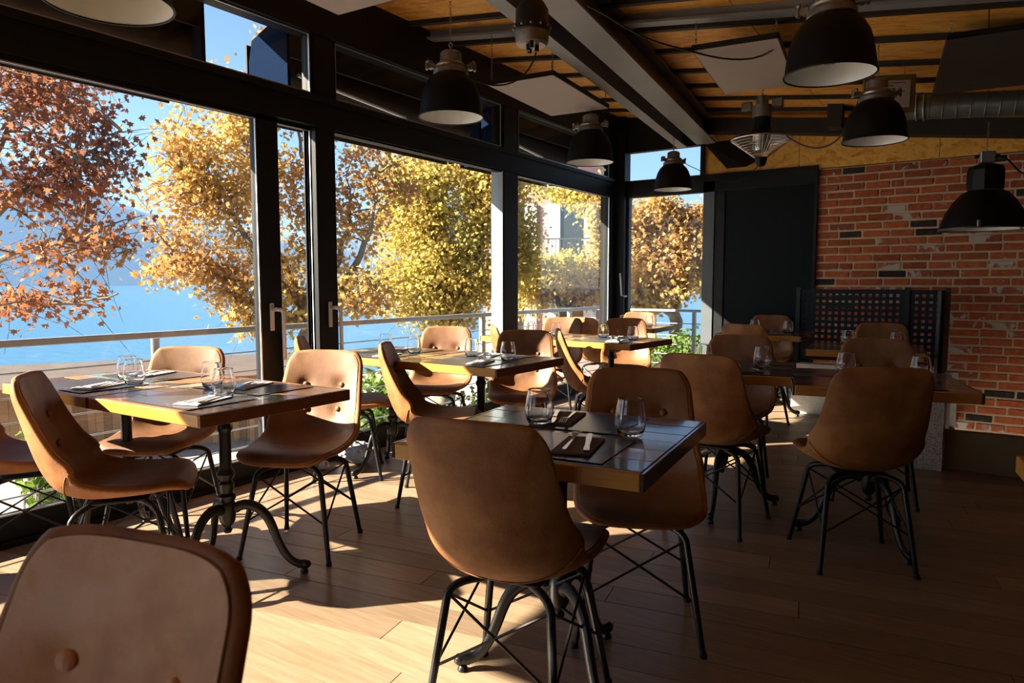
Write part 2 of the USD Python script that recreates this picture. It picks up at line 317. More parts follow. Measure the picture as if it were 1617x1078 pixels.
# ------------------------------------------------------------------ the room
WX, BY, RX, FY = -3.66, 7.61, 3.2, -3.4           # window wall, back wall, right wall, wall behind the camera
W = struct_group('wall_left')
POSTS = [(-1.62, -1.42), (.55, .72), (3.10, 3.262), (5.228, 5.463), (7.39, 7.62)]
for a, b in POSTS:
    obj('post', move(bevel_box(.13, b - a, 3.3, .006), WX - .02, (a + b) / 2, 1.65), M['frame'], W, smooth=False)
obj('transom_beam', box(WX - .09, WX + .05, FY, BY + .05, 2.205, 2.395), M['frame'], W, smooth=False)
obj('beam_ledge', box(WX + .05, WX + .075, FY, BY - .02, 2.36, 2.395), M['frame'], W, smooth=False)
obj('head_beam', box(WX - .09, WX + .06, FY, BY + .05, 2.78, 3.3), M['frame'], W, smooth=False)
obj('eave', box(WX - .66, WX - .08, FY, BY + .3, 3.02, 3.12), M['frame'], W, False)
obj('sill', box(WX - .08, WX + .06, FY, BY, 0.0, .03), M['frame'], W, smooth=False)


def glazing(name, y0, y1, z0, z1, x, frame=.05, bottom=None, pane=None, seal=True, stile_r=None, stile_l=None):
    """A window sash in the left wall from y0 to y1, glass between z0 and z1."""
    w = struct_group(name)
    bot = bottom or frame; sr = stile_r or frame; sl = stile_l or frame
    obj('bottom_rail', box(x - .03, x + .03, y0, y1, z0, z0 + bot), M['frame'], w, False)
    obj('top_rail', box(x - .03, x + .03, y0, y1, z1 - frame * .5, z1 + .012), M['frame'], w, False)
    obj('stile', box(x - .03, x + .03, y0, y0 + sl, z0, z1), M['frame'], w, False)
    obj('stile', box(x - .03, x + .03, y1 - sr, y1, z0, z1), M['frame'], w, False)
    if seal:
        s = .007
        obj('seal', cat(box(x + .024, x + .034, y1 - sr - s, y1 - sr, z0 + bot, z1 - frame * .5), box(x + .024, x + .034, y0 + sl, y0 + sl + s * .6, z0 + bot, z1 - frame * .5),
                        box(x + .022, x + .032, y0 + sl, y1 - sr, z0 + bot, z0 + bot + s), box(x + .022, x + .032, y0 + sl, y1 - sr, z1 - frame * .5 - s, z1 - frame * .5)), M['seal'], w, False)
    obj('pane', box(x - .006, x + .0, y0 + sl, y1 - sr, z0 + bot, z1 - frame * .5), pane or M['pane'], w, False)
    return w


def door_handle(parent, x, y, z, long=.245):
    obj('handle_plate', move(bevel_box(.012, .032, .17, .004), x + .006, y, z + .02), M['handle'], parent, False)
    obj('handle_lever', cat(rod((x + .01, y, z + .065), (x + .055, y, z + .065), .011), tube([(x + .048, y - .004, z + .068), (x + .055, y + .035, z + .062), (x + .056, y + .046, z + .04), (x + .056, y + .048, z - long)], .0125, 8)), M['handle'], parent)


obj('solid_wall', box(WX - .1, WX + .045, FY, -1.62, 0, 3.3), M['dark_wall'], W, False)  # unseen, added in place of a window bay to cut fill light
glazing('window_1', -1.42, .55, .03, 2.2, WX, .06, .11)
d = glazing('door_1', .72, 2.815, .03, 2.2, WX, .05, .11, stile_r=.155)
door_handle(d, WX + .03, 2.735, .97)
d = glazing('door_2', 2.80, 3.175, .03, 2.2, WX - .04, .03, .11, stile_r=.075, stile_l=.02)
door_handle(d, WX + .045, 3.185, .97)
glazing('window_2', 3.255, 5.262, .03, 2.2, WX, .016, .11, stile_r=.036, seal=False)
glazing('window_3', 5.455, 7.40, .03, 2.2, WX, .016, .11, pane=M['pane_reflective'])
obj('reveal', box(WX - .085, WX + .04, 5.216, 5.224, .1, 2.2), M['frame_lit_paint'], W, False)  # pale plate: sky light on the dark post face, put into colour
k = 4
for y0, y1 in ((-1.42, .55), (.72, 3.10), (3.262, 5.228), (5.463, 7.39)):
    glazing(f'window_{k}', y0, y1, 2.385, 2.79, WX, .025, pane=M['pane']); k += 1

B = struct_group('wall_back')
obj('corner_post', box(WX - .05, -3.50, BY - .09, BY + .06, 0, 3.3), M['frame'], B, False)
obj('corner_reveal', box(-3.50, -3.475, BY - .01, BY + .06, 0, 2.2), M['jamb'], B, False)
obj('transom_beam', box(-3.55, -1.434, BY - .03, BY + .05, 2.19, 2.375), M['frame'], B, False)
obj('head_beam', box(-3.62, -2.60, BY - .03, BY + .05, 2.70, 3.3), M['frame'], B, False)
obj('jamb', box(-2.59, -2.468, BY - .03, BY + .07, 0, 2.3), M['jamb'], B, False)
obj('transom_jamb', box(-2.63, -2.585, BY - .035, BY + .05, 2.3, 2.75), M['frame'], B, False)
obj('dark_strip', box(-2.468, -2.36, BY - .015, BY + .07, 0, 2.3), M['frame'], B, False)
pb = obj('dark_panel', box(-2.36, -1.434, BY + .0, BY + .06, 0, 2.325), M['dark_panel'], B, False)
obj('panel_rim', cat(box(-2.40, -1.425, BY - .04, BY + .01, 2.295, 2.345), box(-1.455, -1.425, BY - .04, BY + .01, 0, 2.3)), M['frame'], B, False)
w = struct_group('door_3')
obj('bottom_rail', box(-3.485, -2.59, BY - .02, BY + .04, .02, .13), M['frame'], w, False)
obj('stile', box(-3.50, -3.485, BY - .03, BY + .04, .02, 2.19), M['frame'], w, False)
obj('pane', box(-3.485, -2.59, BY + .005, BY + .011, .13, 2.19), M['pane'], w, False)
obj('handle_lever', cat(rod((-3.49, BY - .03, 1.05), (-3.49, BY - .07, 1.05), .010), tube([(-3.49, BY - .07, 1.05), (-3.525, BY - .085, 1.06), (-3.53, BY - .09, 1.15), (-3.545, BY - .09, 1.32)], .012)), M['handle'], w)
w = struct_group(f'window_{k}'); k += 1
obj('pane', box(-3.54, -2.62, BY + .005, BY + .011, 2.375, 2.70), M['pane'], w, False)
obj('seal', cat(box(-3.545, -3.535, BY - .015, BY + .02, 2.375, 2.70), box(-2.64, -2.63, BY - .015, BY + .02, 2.375, 2.70), box(-3.545, -2.63, BY - .015, BY + .02, 2.375, 2.385)), M['seal'], w, False)

# brick wall: mortar core with every brick standing proud of it
BX0, BX1, BZ0, BZ1 = -1.434, 1.15, -1.2, 2.335
obj('mortar_bed', box(BX0, BX1, BY + .003, BY + .15, BZ0, BZ1), M['mortar'], B, False)
course, pitch = .0775, .228
cands = []
row = 0; z = BZ1 - .008
while z - course > BZ0:
    x = BX0 + .004 - (.5 * pitch if row % 2 else 0) - rng.uniform(0, .03)
    while x < BX1:
        L = pitch * rng.uniform(.9, 1.08)
        if rng.random() < .06: L *= .55
        a, b = max(x, BX0 + .004), min(x + L - .016, BX1)
        if b - a > .035: cands.append((a, b, z - course + .017, z))
        x += L
    z -= course; row += 1


def brick_mesh(a, b, z0, z1):
    pr = rng.uniform(.002, .010)
    m = bevel_box(b - a, .05, z1 - z0 - rng.uniform(0, .004), .005, ((a + b) / 2, BY + .025 - pr, (z0 + z1) / 2))
    m.vertices += (rng.random((len(m.vertices), 3)) - .5) * (.005, .004, .005)
    return m


def brick_kind():
    r = rng.random()
    return 'brick_black' if r < .10 else 'brick_white' if r < .27 else 'brick_red'


def seen(c):        # bricks that the photograph can show best: to the right of the dark panel, above the stairwell's rail
    a, b, z0, z1 = c
    return a < .42 and z1 > .95
vis = [c for c in cands if seen(c)]; rest = [c for c in cands if not seen(c)]
vis, extra = vis[:298], vis[298:]
for c in vis:
    obj('brick', brick_mesh(*c), M[brick_kind()], B, False)
kinds = [brick_kind() for c in rest + extra]
for kk in ('brick_red', 'brick_white', 'brick_black'):
    grp = [brick_mesh(*c) for c, q in zip(rest + extra, kinds) if q == kk]
    if grp: obj('brickwork', cat(*grp), M[kk], B, False, kind='stuff')

# OSB band above the bricks and the dark panel, up to the roof
for a, b in ((-2.60, -1.62), (-1.615, -.40), (-.395, .82), (.825, 1.15)):
    obj('osb_board', box(a, b, BY - .005, BY + .12, 2.345, 3.05), M['osb_wall'], B, False)

Rw = struct_group('wall_right')
obj('wall_face', box(RX, RX + .1, FY, 9.2, -1.2, 3.3), M['dark_wall'], Rw, False)
Fw = struct_group('wall_front')
obj('wall_face', box(-1.2, RX, FY - .1, FY, -.1, 3.4), M['dark_wall'], Fw, False)
obj('wall_head', box(WX, -1.2, FY - .1, FY, 2.25, 3.4), M['dark_wall'], Fw, False)
obj('pane', box(WX, -1.2, FY - .05, FY - .044, .1, 2.25), M['pane'], Fw, False)  # added unseen glazing, lets sky light in from behind the camera
obj('wall_foot', box(WX, -1.2, FY - .1, FY, -.1, .1), M['frame'], Fw, False)
obj('wall_face', box(1.15, RX, BY + .05, BY + .2, -1.2, 3.3), M['dark_wall'], B, False)

# floor: planks turned 11 degrees, a stairwell cut out at the back right
FLOOR = struct_group('floor')
hole = sbox(-.16, 5.40, RX - .6, BY + .2)
room = sbox(WX - .06, FY, RX, BY + .02)
room_floor = room.difference(hole)
obj('subfloor', move(extrude(room_floor.buffer(-.002), .06), 0, 0, -.085), M['plank_gap'], FLOOR, False)
PW, ang = .142, 11.0
centre = (0, 2.0)
yy = -9.0
near, far = [], []
while yy < 9:
    x = -8 + rng.uniform(0, 1.5)
    while x < 7:
        L = rng.uniform(1.1, 2.2)
        q = sbox(x + .0016, yy + .0017, x + L - .0016, yy + PW - .0017)
        q = affinity.translate(affinity.rotate(q, ang, origin=(0, 0)), *centre).intersection(room_floor)
        for g in getattr(q, 'geoms', [q]):
            if g.area > .004:
                near.append(g)
        x += L
    yy += PW
near.sort(key=lambda g: np.hypot(g.centroid.x + 1.0, g.centroid.y - 3.0) + (3 if g.centroid.y < .3 else 0))
for g in near[:298]:
    m = extrude(g, .022 + rng.uniform(-.0006, .0006)); m.apply_translation((0, 0, -.022))
    obj('plank', m, M['plank'], FLOOR, False)
if near[298:]:
    obj('planking', cat(*[move(extrude(g, .022), 0, 0, -.022) for g in near[298:]]), M['plank'], FLOOR, False, kind='stuff')
obj('stair_landing', box(-.4, RX, 5.0, BY + .2, -1.3, -1.2), M['plank_gap'], FLOOR, False)

# roof: OSB boards on a slope that rises towards the window, black battens between them
def roof_z(x): return 2.65 - .13 * x
CEIL = struct_group('ceiling')


def roof_quad(x0, x1, y0, y1, dz, th):
    v = []
    for zz in (0, th):
        for x, y in ((x0, y0), (x1, y0), (x1, y1), (x0, y1)):
            v.append((x, y, roof_z(x) + dz + zz))
    m = trimesh.convex.convex_hull(np.array(v)); return m


ribs = [-3.3, -2.4, -1.5, -.6, .3, 1.2, 2.05, 2.9, 3.45, 4.0, 4.52, 5.03, 5.6, 6.1, 6.6, 7.1, 7.62]
for y0, y1 in zip(ribs[:-1], ribs[1:]):
    for a, b in ((-3.7, -2.55), (-2.545, -1.30), (-1.295, -.05), (-.045, 1.2), (1.205, 2.2), (2.205, RX)):
        obj('osb_board', roof_quad(a, b, y0 + .004, y1 - .004, rng.uniform(0, .002), .02), M['osb'], CEIL, False)
for y in ribs[1:-1]:
    obj('batten', roof_quad(-3.7, RX, y - .022, y + .022, -.03, .03), M['black_wood'], CEIL, False)
obj('roof_deck', roof_quad(-3.8, RX + .1, FY - .1, 9.2, .03, .08), M['black_wood'], CEIL, False)


def ibeam(p0, p1, width, height, name, flange=.016):
    """A steel I-section from p0 to p1; the points lie on the underside's centre line."""
    p0, p1 = np.array(p0, float), np.array(p1, float); d = p1 - p0; L = np.linalg.norm(d); d /= L
    s = np.cross(d, [0, 0, 1.0]); s /= np.linalg.norm(s); up = np.cross(s, d)
    def bar(w, h0, h1):
        m = trimesh.creation.box((L, w, h1 - h0)); T = np.eye(4); T[:3, 0], T[:3, 1], T[:3, 2] = d, s, up; T[:3, 3] = (p0 + p1) / 2 + up * (h0 + h1) / 2
        m.apply_transform(T); return m
    obj(name, cat(bar(width, 0, flange), bar(width * .07, flange, height - flange), bar(width, height - flange, height)), M['beam_grey'], CEIL, False)


bd = np.array([-.138, .990, 0.0])
pB = np.array([-2.545, 7.50, 2.69]); ibeam(pB - bd * 10.6, pB, .20, .22, 'steel_beam')
pA = np.array([-2.838, 7.57, 2.69]); ibeam(pA - bd * 10.7, pA, .10, .20, 'steel_beam')
ibeam((-3.62, 4.22, 3.05), (2.9, 4.30, 2.20), .09, .09, 'cross_beam')
ibeam((-3.62, 1.30, 3.05), (2.9, 1.38, 2.20), .09, .09, 'cross_beam')
obj('black_beam', trimesh.convex.convex_hull(np.array([(x, y, z + dz) for x, z in ((-2.55, 2.775), (2.5, 2.12)) for y in (7.25, 7.42) for dz in (0, .145)])), M['black_wood'], CEIL, False)
obj('purlin', box(-1.25, -1.13, 6.95, 7.10, 2.60, 2.86), M['black_wood'], CEIL, False)
obj('beam_bracket', trimesh.convex.convex_hull(np.array([(-2.56, 7.52, 2.68), (-2.30, 7.44, 2.40), (-2.10, 7.44, 2.40), (-2.02, 7.60, 2.48), (-2.15, 7.6, 2.72), (-2.5, 7.6, 2.72)])), M['black_wood'], CEIL, False)  # black solid standing in for the shadow at the beam end

# ------------------------------------------------------------------ stairwell: plastered kerb, granite block, perforated rail
KY = 6.82
kerb = thing('stair_kerb', 'low white plastered kerb round the stairwell at the back', 'kerb')
obj('kerb_face', box(-1.455, -.15, KY, KY + .15, 0, .46), M['plaster'], kerb, False)
obj('kerb_face', box(-.325, -.19, 5.34, KY, 0, .44), M['plaster'], kerb, False)
gr = trimesh.creation.box((.15, .18, .44)); gr = gr.subdivide().subdivide().subdivide()
gr.vertices += (meshkit.fbm(np.array(gr.vertices) * 30, 3)[:, None] - .5) * .012; gr.apply_translation((-.250, 5.245, .222))
gb = tag(obj('granite_block', gr, M['granite']), 'rough speckled granite block at the near end of the white stair kerb', 'stone block')
riser = tag(obj('stair_riser', box(-.17, RX - .4, 5.25, 5.32, 0.002, .25), M['beige']), 'low beige panel along the stairwell right of the granite block', 'panel')


def perforated(x0, x1, z0, z1, y, name, parent):
    w, h = x1 - x0, z1 - z0
    p = sbox(0, 0, w, h); hs = []
    st = .054
    nx, nz = int((w - .03) / st), int((h - .03) / st)
    ox, oz = (w - (nx - 1) * st) / 2, (h - (nz - 1) * st) / 2
    from shapely import union_all
    for i in range(nx):
        for j in range(nz):
            hs.append(sbox(ox + i * st - .013, oz + j * st - .013, ox + i * st + .013, oz + j * st + .013))
    m = extrude(p.difference(union_all(hs)), .004)
    m.apply_transform(trimesh.transformations.rotation_matrix(math.pi / 2, [1, 0, 0])); m.apply_translation((x0, y, z0))
    return obj(name, m, M['perf'], parent, False)


pr = thing('perforated_screen', 'dark blue-grey steel guard screen with square holes on the stair kerb', 'screen')
perforated(-1.43, -.56, .50, 1.145, KY + .07, 'screen_panel', pr)
perforated(-.53, -.26, .50, 1.14, KY + .07, 'screen_panel', pr)
for x in (-1.43, -.545, -.25):
    obj('screen_post', box(x - .018, x + .018, KY + .05, KY + .09, .46, 1.16), M['black_metal'], pr, False)
obj('side_panel', box(-.235, -.229, 5.32, KY + .05, .50, 1.13), M['perf'], pr, False)
obj('near_pole', cat(rod((-.225, 5.25, .30), (-.225, 5.25, 1.15), .022, 12), rod((-.225, 5.25, .44), (-.225, 5.25, .452), .04, 16)), M['black_metal'], pr)

# ------------------------------------------------------------------ the chair
def chair_surface(nu=29, nv=44):
    ctr = np.array([(.248, .446), (.215, .466), (.12, .464), (0, .452), (-.10, .452), (-.165, .474), (-.205, .525), (-.235, .61), (-.258, .705), (-.280, .80), (-.292, .862)])
    hw = np.array([.172, .186, .200, .207, .209, .208, .203, .192, .182, .175, .171])
    cu = np.array([.0, .004, .014, .034, .060, .088, .092, .066, .044, .028, .016])
    from scipy.interpolate import PchipInterpolator, CubicSpline
    s = np.r_[0, np.cumsum(np.linalg.norm(np.diff(ctr, axis=0), axis=1))]; s /= s[-1]
    C, Wd, Cu = CubicSpline(s, ctr), PchipInterpolator(s, hw), PchipInterpolator(s, cu)
    u = np.linspace(-1, 1, nu); u = np.sign(u) * (1 - (1 - abs(u)) ** 1.25); t = np.linspace(0, 1, nv)
    t = .5 - .5 * np.cos(np.pi * (.08 + .84 * t)); t = (t - t[0]) / (t[-1] - t[0])
    U, T = np.meshgrid(u, t)
    end = np.clip((.085 - np.minimum(T, 1 - T)) / .085, 0, 1)
    te = .5 + (T - .5) * (1 - .030 * np.abs(U) ** 4)
    wd = Wd(T) * (1 - .15 * end ** 2.8)
    P = C(te); D = C(te, 1); D /= np.linalg.norm(D, axis=-1, keepdims=True)
    N = np.stack([np.zeros_like(U), D[..., 1], -D[..., 0]], -1)
    X = np.concatenate([(U * wd)[..., None], P], -1) + N * (Cu(T) * np.abs(U) ** 2.6)[..., None]
    return U, T, X, N


def grid_faces(nv, nu, flip=False):
    f = []
    for i in range(nv - 1):
        for j in range(nu - 1):
            a, b, c, d = i * nu + j, i * nu + j + 1, (i + 1) * nu + j + 1, (i + 1) * nu + j
            f += [[a, c, b], [a, d, c]] if flip else [[a, b, c], [a, c, d]]
    return np.array(f)


def boundary(nv, nu):
    return [j for j in range(nu)] + [i * nu + nu - 1 for i in range(1, nv)] + [(nv - 1) * nu + j for j in range(nu - 2, -1, -1)] + [i * nu for i in range(nv - 2, 0, -1)]


def surf_normals(X):
    du, dv = np.gradient(X, axis=1), np.gradient(X, axis=0)
    n = np.cross(du, dv); n /= np.linalg.norm(n, axis=-1, keepdims=True) + 1e-12
    return -n if n[X.shape[0] // 3, X.shape[1] // 2, 2] < 0 else n


BUTTONS = [(-.085, .712), (.085, .712), (-.075, .590), (.075, .590)]


def chair_meshes(seed):
    U, T, X, _ = chair_surface(); nv, nu = U.shape
    N = surf_normals(X)
    edge = 1 - np.maximum(np.abs(U) ** 5, np.abs(2 * T - 1) ** 9)
    outer = X - N * (.020 + .018 * edge)[..., None]
    outer[..., 0] += np.sign(U) * .007 * np.abs(U) ** 4
    bd_ = boundary(nv, nu)
    inn, out = X.reshape(-1, 3), outer.reshape(-1, 3)
    # rim
    Bi, Bo = inn[bd_], out[bd_]
    ctrd = X[nv // 2, nu // 2]
    inward = np.roll(Bi, 1, 0) - np.roll(Bi, -1, 0)
    nb = N.reshape(-1, 3)[bd_]
    outw = np.cross(inward, nb); outw /= np.linalg.norm(outw, axis=1, keepdims=True) + 1e-9
    mid_cols = X[nv // 2, nu // 2]
    sign = np.sign(np.einsum('ij,ij->i', outw, Bi - inn.reshape(nv, nu, 3)[np.clip(np.array(bd_) // nu, 2, nv - 3), np.clip(np.array(bd_) % nu, 2, nu - 3)]))
    outw *= np.where(sign == 0, 1, sign)[:, None]
    rings = []
    for a in np.linspace(0, np.pi, 7):
        rings.append(Bo * (.5 + .5 * math.cos(a)) + Bi * (.5 - .5 * math.cos(a)) + outw * .012 * math.sin(a))
    V = [out]; F = [grid_faces(nv, nu, True)]; base = len(out); n = len(bd_)
    ring_idx = [np.array(bd_)]
    for r in rings[1:]:
        V.append(r); ring_idx.append(base + np.arange(n)); base += n
    for a, b in zip(ring_idx[:-1], ring_idx[1:]):
        k = np.arange(n); k2 = (k + 1) % n
        F.append(np.stack([a[k], b[k2], b[k]], 1)); F.append(np.stack([a[k], a[k2], b[k2]], 1))
    shell = trimesh.Trimesh(np.vstack(V), np.vstack(F), process=False)
    if shell.volume < 0: shell.invert()
    trimesh.repair.fix_normals(shell)
    # the padded lining
    puff = .003 + .011 * np.clip(1 - np.maximum(np.abs(U) ** 3, np.abs(2 * T - 1) ** 6), 0, 1) ** .9
    pad = X + N * puff[..., None]
    yz = pad
    for bx, bz in BUTTONS:
        dd = np.hypot(pad[..., 0] - bx, pad[..., 2] - bz) + 9 * (pad[..., 1] > .0)
        pad = pad - N * (.015 * np.exp(-(dd / .030) ** 2))[..., None]
    rr = np.random.default_rng(seed)
    w = meshkit.fbm(np.concatenate([X[..., :1] * 5, X[..., 1:2] * 22, X[..., 2:] * 6], -1) + rr.uniform(0, 50), 3) - .5
    pad = pad + N * (w * .012 * np.clip(edge, 0, 1) * (X[..., 1] > -.15))[..., None]
    padm = trimesh.Trimesh(pad.reshape(-1, 3), grid_faces(nv, nu), process=False)
    if padm.face_normals[len(padm.faces) // 4][2] < 0: padm.invert()
    btn = []
    for bx, bz in BUTTONS:
        ii = np.argmin(np.hypot(X[..., 0] - bx, X[..., 2] - bz) + 9 * (X[..., 1] > 0))
        p = pad.reshape(-1, 3)[ii]; nn = N.reshape(-1, 3)[ii]
        s = trimesh.creation.icosphere(2, .0135); s.apply_scale((1, 1, .62)); s.apply_transform(trimesh.geometry.align_vectors([0, 0, 1], nn)); s.apply_translation(p + nn * .006)
        btn.append(s)
    piping = tube(np.vstack([Bi, Bi[:1]]) + np.vstack([nb, nb[:1]]) * .0008, .0019, 6)
    # side seams: from each hip corner down the outside
    seams = []
    for sgn in (-1, 1):
        j = nu - 1 if sgn > 0 else 0
        col = outer[:, j]; i = int(np.argmin(np.abs(T[:, 0] - .47)))
        line = [outer[i, jj] - N[i, jj] * .002 for jj in (range(nu - 1, nu // 2, -1) if sgn > 0 else range(0, nu // 2))]
        seams.append(tube(np.array(line), .0022, 5))
    return shell, padm, btn, piping, cat(*seams)


def leg_mesh(sx, sy):
    fx, fy = (.205, .195) if sy > 0 else (.188, -.205)
    foot = np.array([sx * fx, fy, .004]); knee = np.array([sx * .150, fy * .70, .352])
    d = knee - foot
    arc = [knee - d * .04, knee + np.array([-sx * .008, -fy * .05, .018]), knee + np.array([-sx * .03, -fy * .14, .032]), knee + np.array([-sx * .06, -fy * .25, .038]), np.array([sx * .05, fy * .25, .394])]
    pts = np.vstack([foot[None], (foot + d * .5)[None], spline(arc, 10)])
    return tube(pts, np.r_[.0095, .0115, np.full(10, .0115)], 10)


def glide(sx, sy):
    fx, fy = (.205, .195) if sy > 0 else (.188, -.205)
    m = lathe([(0, 0), (.0115, 0), (.0125, .004), (.011, .018), (0, .018)], 12); return move(m, sx * fx, fy, 0)


def brace(a, b):
    """Two crossed wires between neighbouring legs."""
    def at(s, t):
        sx, sy = s; fx, fy = (.205, .195) if sy > 0 else (.188, -.205)
        f, k = np.array([sx * fx, fy, .004]), np.array([sx * .150, fy * .70, .352]); return f + (k - f) * t
    return cat(rod(at(a, .46), at(b, 1.02), .0042, 6), rod(at(b, .46), at(a, 1.02), .0042, 6))


def build_chair(label, loc, rot, group, seed, lining='pad'):
    t = thing('dining_chair', label, 'chair', loc, rot, group)
    shell, padm, btn, piping, seams = chair_meshes(seed)
    sh = obj('seat_shell', shell, M['leather'], t, smooth=50)
    obj('seam', seams, M['leather'], sh, smooth=True)
    pd = obj('seat_pad', padm, M[lining], t, smooth=True, label='padded lining with buttons')
    for b in btn: obj('button', b, M[lining], pd, smooth=True)
    obj('piping', piping, M['leather'], t, smooth=True)
    for sx in (-1, 1):
        for sy in (-1, 1):
            lg = obj('leg', leg_mesh(sx, sy), M['black_metal'], t)
            obj('glide', glide(sx, sy), M['black_metal'], lg)
    for a, b in (((-1, -1), (1, -1)), ((-1, 1), (1, 1)), ((-1, -1), (-1, 1)), ((1, -1), (1, 1))):
        obj('cross_brace', brace(a, b), M['black_metal'], t)
    obj('mount_plate', move(bevel_box(.20, .20, .010, .003), 0, 0, .399), M['black_metal'], t)
    return t


CHAIRS = [  # x, y, turn, label
    (-.812, .172, 193, 'tan chair nearest the camera at the lower left, its buttoned back facing us'),
    (-1.045, 1.585, 10, 'brown leather foreground chair, plain back towards us, before the dark two-seat table'),
    (-2.66, 1.32, -36, 'brown chair on the near side of the front window tables, seat turned right'),
    (-3.32, 1.27, -28, 'brown leather chair cut off by the left edge of the photo'),
    (-2.52, 2.04, 205, 'sunlit tan chair behind the right front window table, facing us'),
    (-3.23, 1.80, 212, 'tan leather chair between the left front window table and the window'),
    (-3.27, 3.02, -46, 'tan chair at the near side of the left middle window table'),
    (-3.26, 3.87, 205, 'tan chair behind the left middle window table, curved shadow on its back'),
    (-2.52, 3.86, 209, 'tan buttoned chair behind the right middle window table'),
    (-2.485, 2.95, -55, 'tan suede chair side-on between the middle window tables and the dark foreground table'),
    (-2.97, 4.66, -50, 'tan chair leaning at the near side of the left third window table'),
    (-3.30, 5.62, 195, 'sunlit tan chair behind the left third window table'),
    (-2.28, 4.50, -58, 'tan suede chair side-on before the right third window table'),
    (-3.14, 6.30, -18, 'small far tan chair left of the corner post, sunlit from behind'),
    (-2.68, 5.83, 206, 'brown shaded chair behind the right third window table'),
    (-3.23, 7.22, 190, 'farthest tan chair in front of the back window'),
    (-.96, 2.21, 205, 'brown leather chair at the far side of the dark foreground table'),
    (-1.07, 3.42, -2, 'brown chair seen from behind, in front of the left table of the dark row'),
    (-1.21, 4.16, 190, 'dark brown chair on the far side of the left table of the dark row'),
    (-1.56, 6.00, -9, 'reddish brown chair, back to us, at the small table by the dark wall'),
    (-1.78, 7.28, 190, 'chair behind the small back table, beside the perforated screen'),
    (-.435, 3.29, 27, 'large dark chair on the right, back to us, lit along its left rim'),
    (-.47, 4.33, 188, 'shadowed brown chair facing us directly behind the big dark chair on the right'),
    (-.64, 6.20, 190, 'darkest brown chair in front of the perforated screen, behind the far small table'),
]
G_CH = 'upholstered chairs on black wire legs'
protos = []
for i, (x, y, r, lab) in enumerate(CHAIRS):
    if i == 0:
        build_chair(lab, (x, y, 0), r, G_CH, 5, 'pad_worn_brightened')
    elif i in (1, 2, 4):
        protos.append(build_chair(lab, (x, y, 0), r, G_CH, 5 + i))
    else:
        copy_of(protos[i % len(protos)], 'dining_chair', lab, (x, y, 0), r, G_CH)

# ------------------------------------------------------------------ tables
TW, TD, TH, TZ = .690, .655, .044, .757


def s_leg(deg):
    pts = spline([(.030, .285), (.075, .300), (.135, .270), (.180, .185), (.215, .100), (.262, .045), (.300, .036)], 22)
    P = np.stack([pts[:, 0], np.zeros(22), pts[:, 1]], 1)
    w = np.interp(np.linspace(0, 1, 22), [0, .5, .9, 1], [.021, .018, .015, .019])
    m = tube(P, w, 10); m.vertices[:, 1] *= .85
    rib = tube(P + [0, 0, .012], w * .45, 6)
    knob = trimesh.creation.icosphere(2, .020); knob.apply_scale((1, .9, .9)); knob.apply_translation((.304, 0, .036))
    m = cat(m, rib, knob); return rotz(m, deg)


def caster(deg):
    m = lathe([(0, 0), (.014, 0), (.017, .006), (.013, .016), (.009, .02), (0, .02)], 14); return rotz(move(m, .296, 0, 0), deg)


COLUMN = lathe([(0, .185), (.012, .187), (.018, .198), (.012, .212), (.022, .222), (.030, .236), (.034, .262), (.034, .302), (.028, .318), (.036, .330), (.036, .342), (.024, .352), (.030, .372), (.030, .392), (.022, .402), (.030, .416), (.036, .430), (.030, .444),
                (.023, .456), (.023, .600), (.030, .612), (.030, .626), (.023, .636), (.023, .660), (.036, .676), (.040, .690), (.0, .690)], 24)
TONES = {'warm': ['wood_a', 'wood_dark', 'wood_c', 'wood_teal', 'wood_a', 'wood_b'], 'dark': ['wood_dark', 'wood_b', 'wood_dark', 'wood_ash', 'wood_dark', 'wood_b']}


def build_table(label, loc, rot, group, tone, leg0):
    t = thing('bistro_table', label, 'table', loc, rot, group)
    n = 6; w = (TD - .004) / n; rr = np.random.default_rng(int(leg0) + 3)
    ws = rr.uniform(.75, 1.25, n); ws *= TD / ws.sum(); y = -TD / 2
    for i in range(n):
        dz = rr.uniform(-.0008, .0006)
        obj('plank', move(bevel_box(TW, ws[i] - .0012, TH, .0022), 0, y + ws[i] / 2, TZ - TH / 2 + dz), M[TONES[tone][i]], t, False)
        y += ws[i]
    for s in (-1, 1):
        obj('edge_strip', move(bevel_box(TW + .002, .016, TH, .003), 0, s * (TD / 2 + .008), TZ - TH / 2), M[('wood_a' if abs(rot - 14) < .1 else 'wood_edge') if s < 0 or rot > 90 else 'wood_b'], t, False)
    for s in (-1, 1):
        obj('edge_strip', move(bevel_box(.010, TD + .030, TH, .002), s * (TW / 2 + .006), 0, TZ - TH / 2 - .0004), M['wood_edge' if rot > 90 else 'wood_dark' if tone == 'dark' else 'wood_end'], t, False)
    obj('mount_plate', move(bevel_box(.34, .34, .012, .003), 0, 0, .702), M['cast_iron'], t, False)
    c = obj('column', COLUMN, M['cast_iron'], t)
    for k in range(3):
        a = leg0 - rot + k * 120
        lg = obj('leg', s_leg(a), M['cast_iron'], t)
        obj('foot', caster(a), M['cast_iron'], lg)
    return t


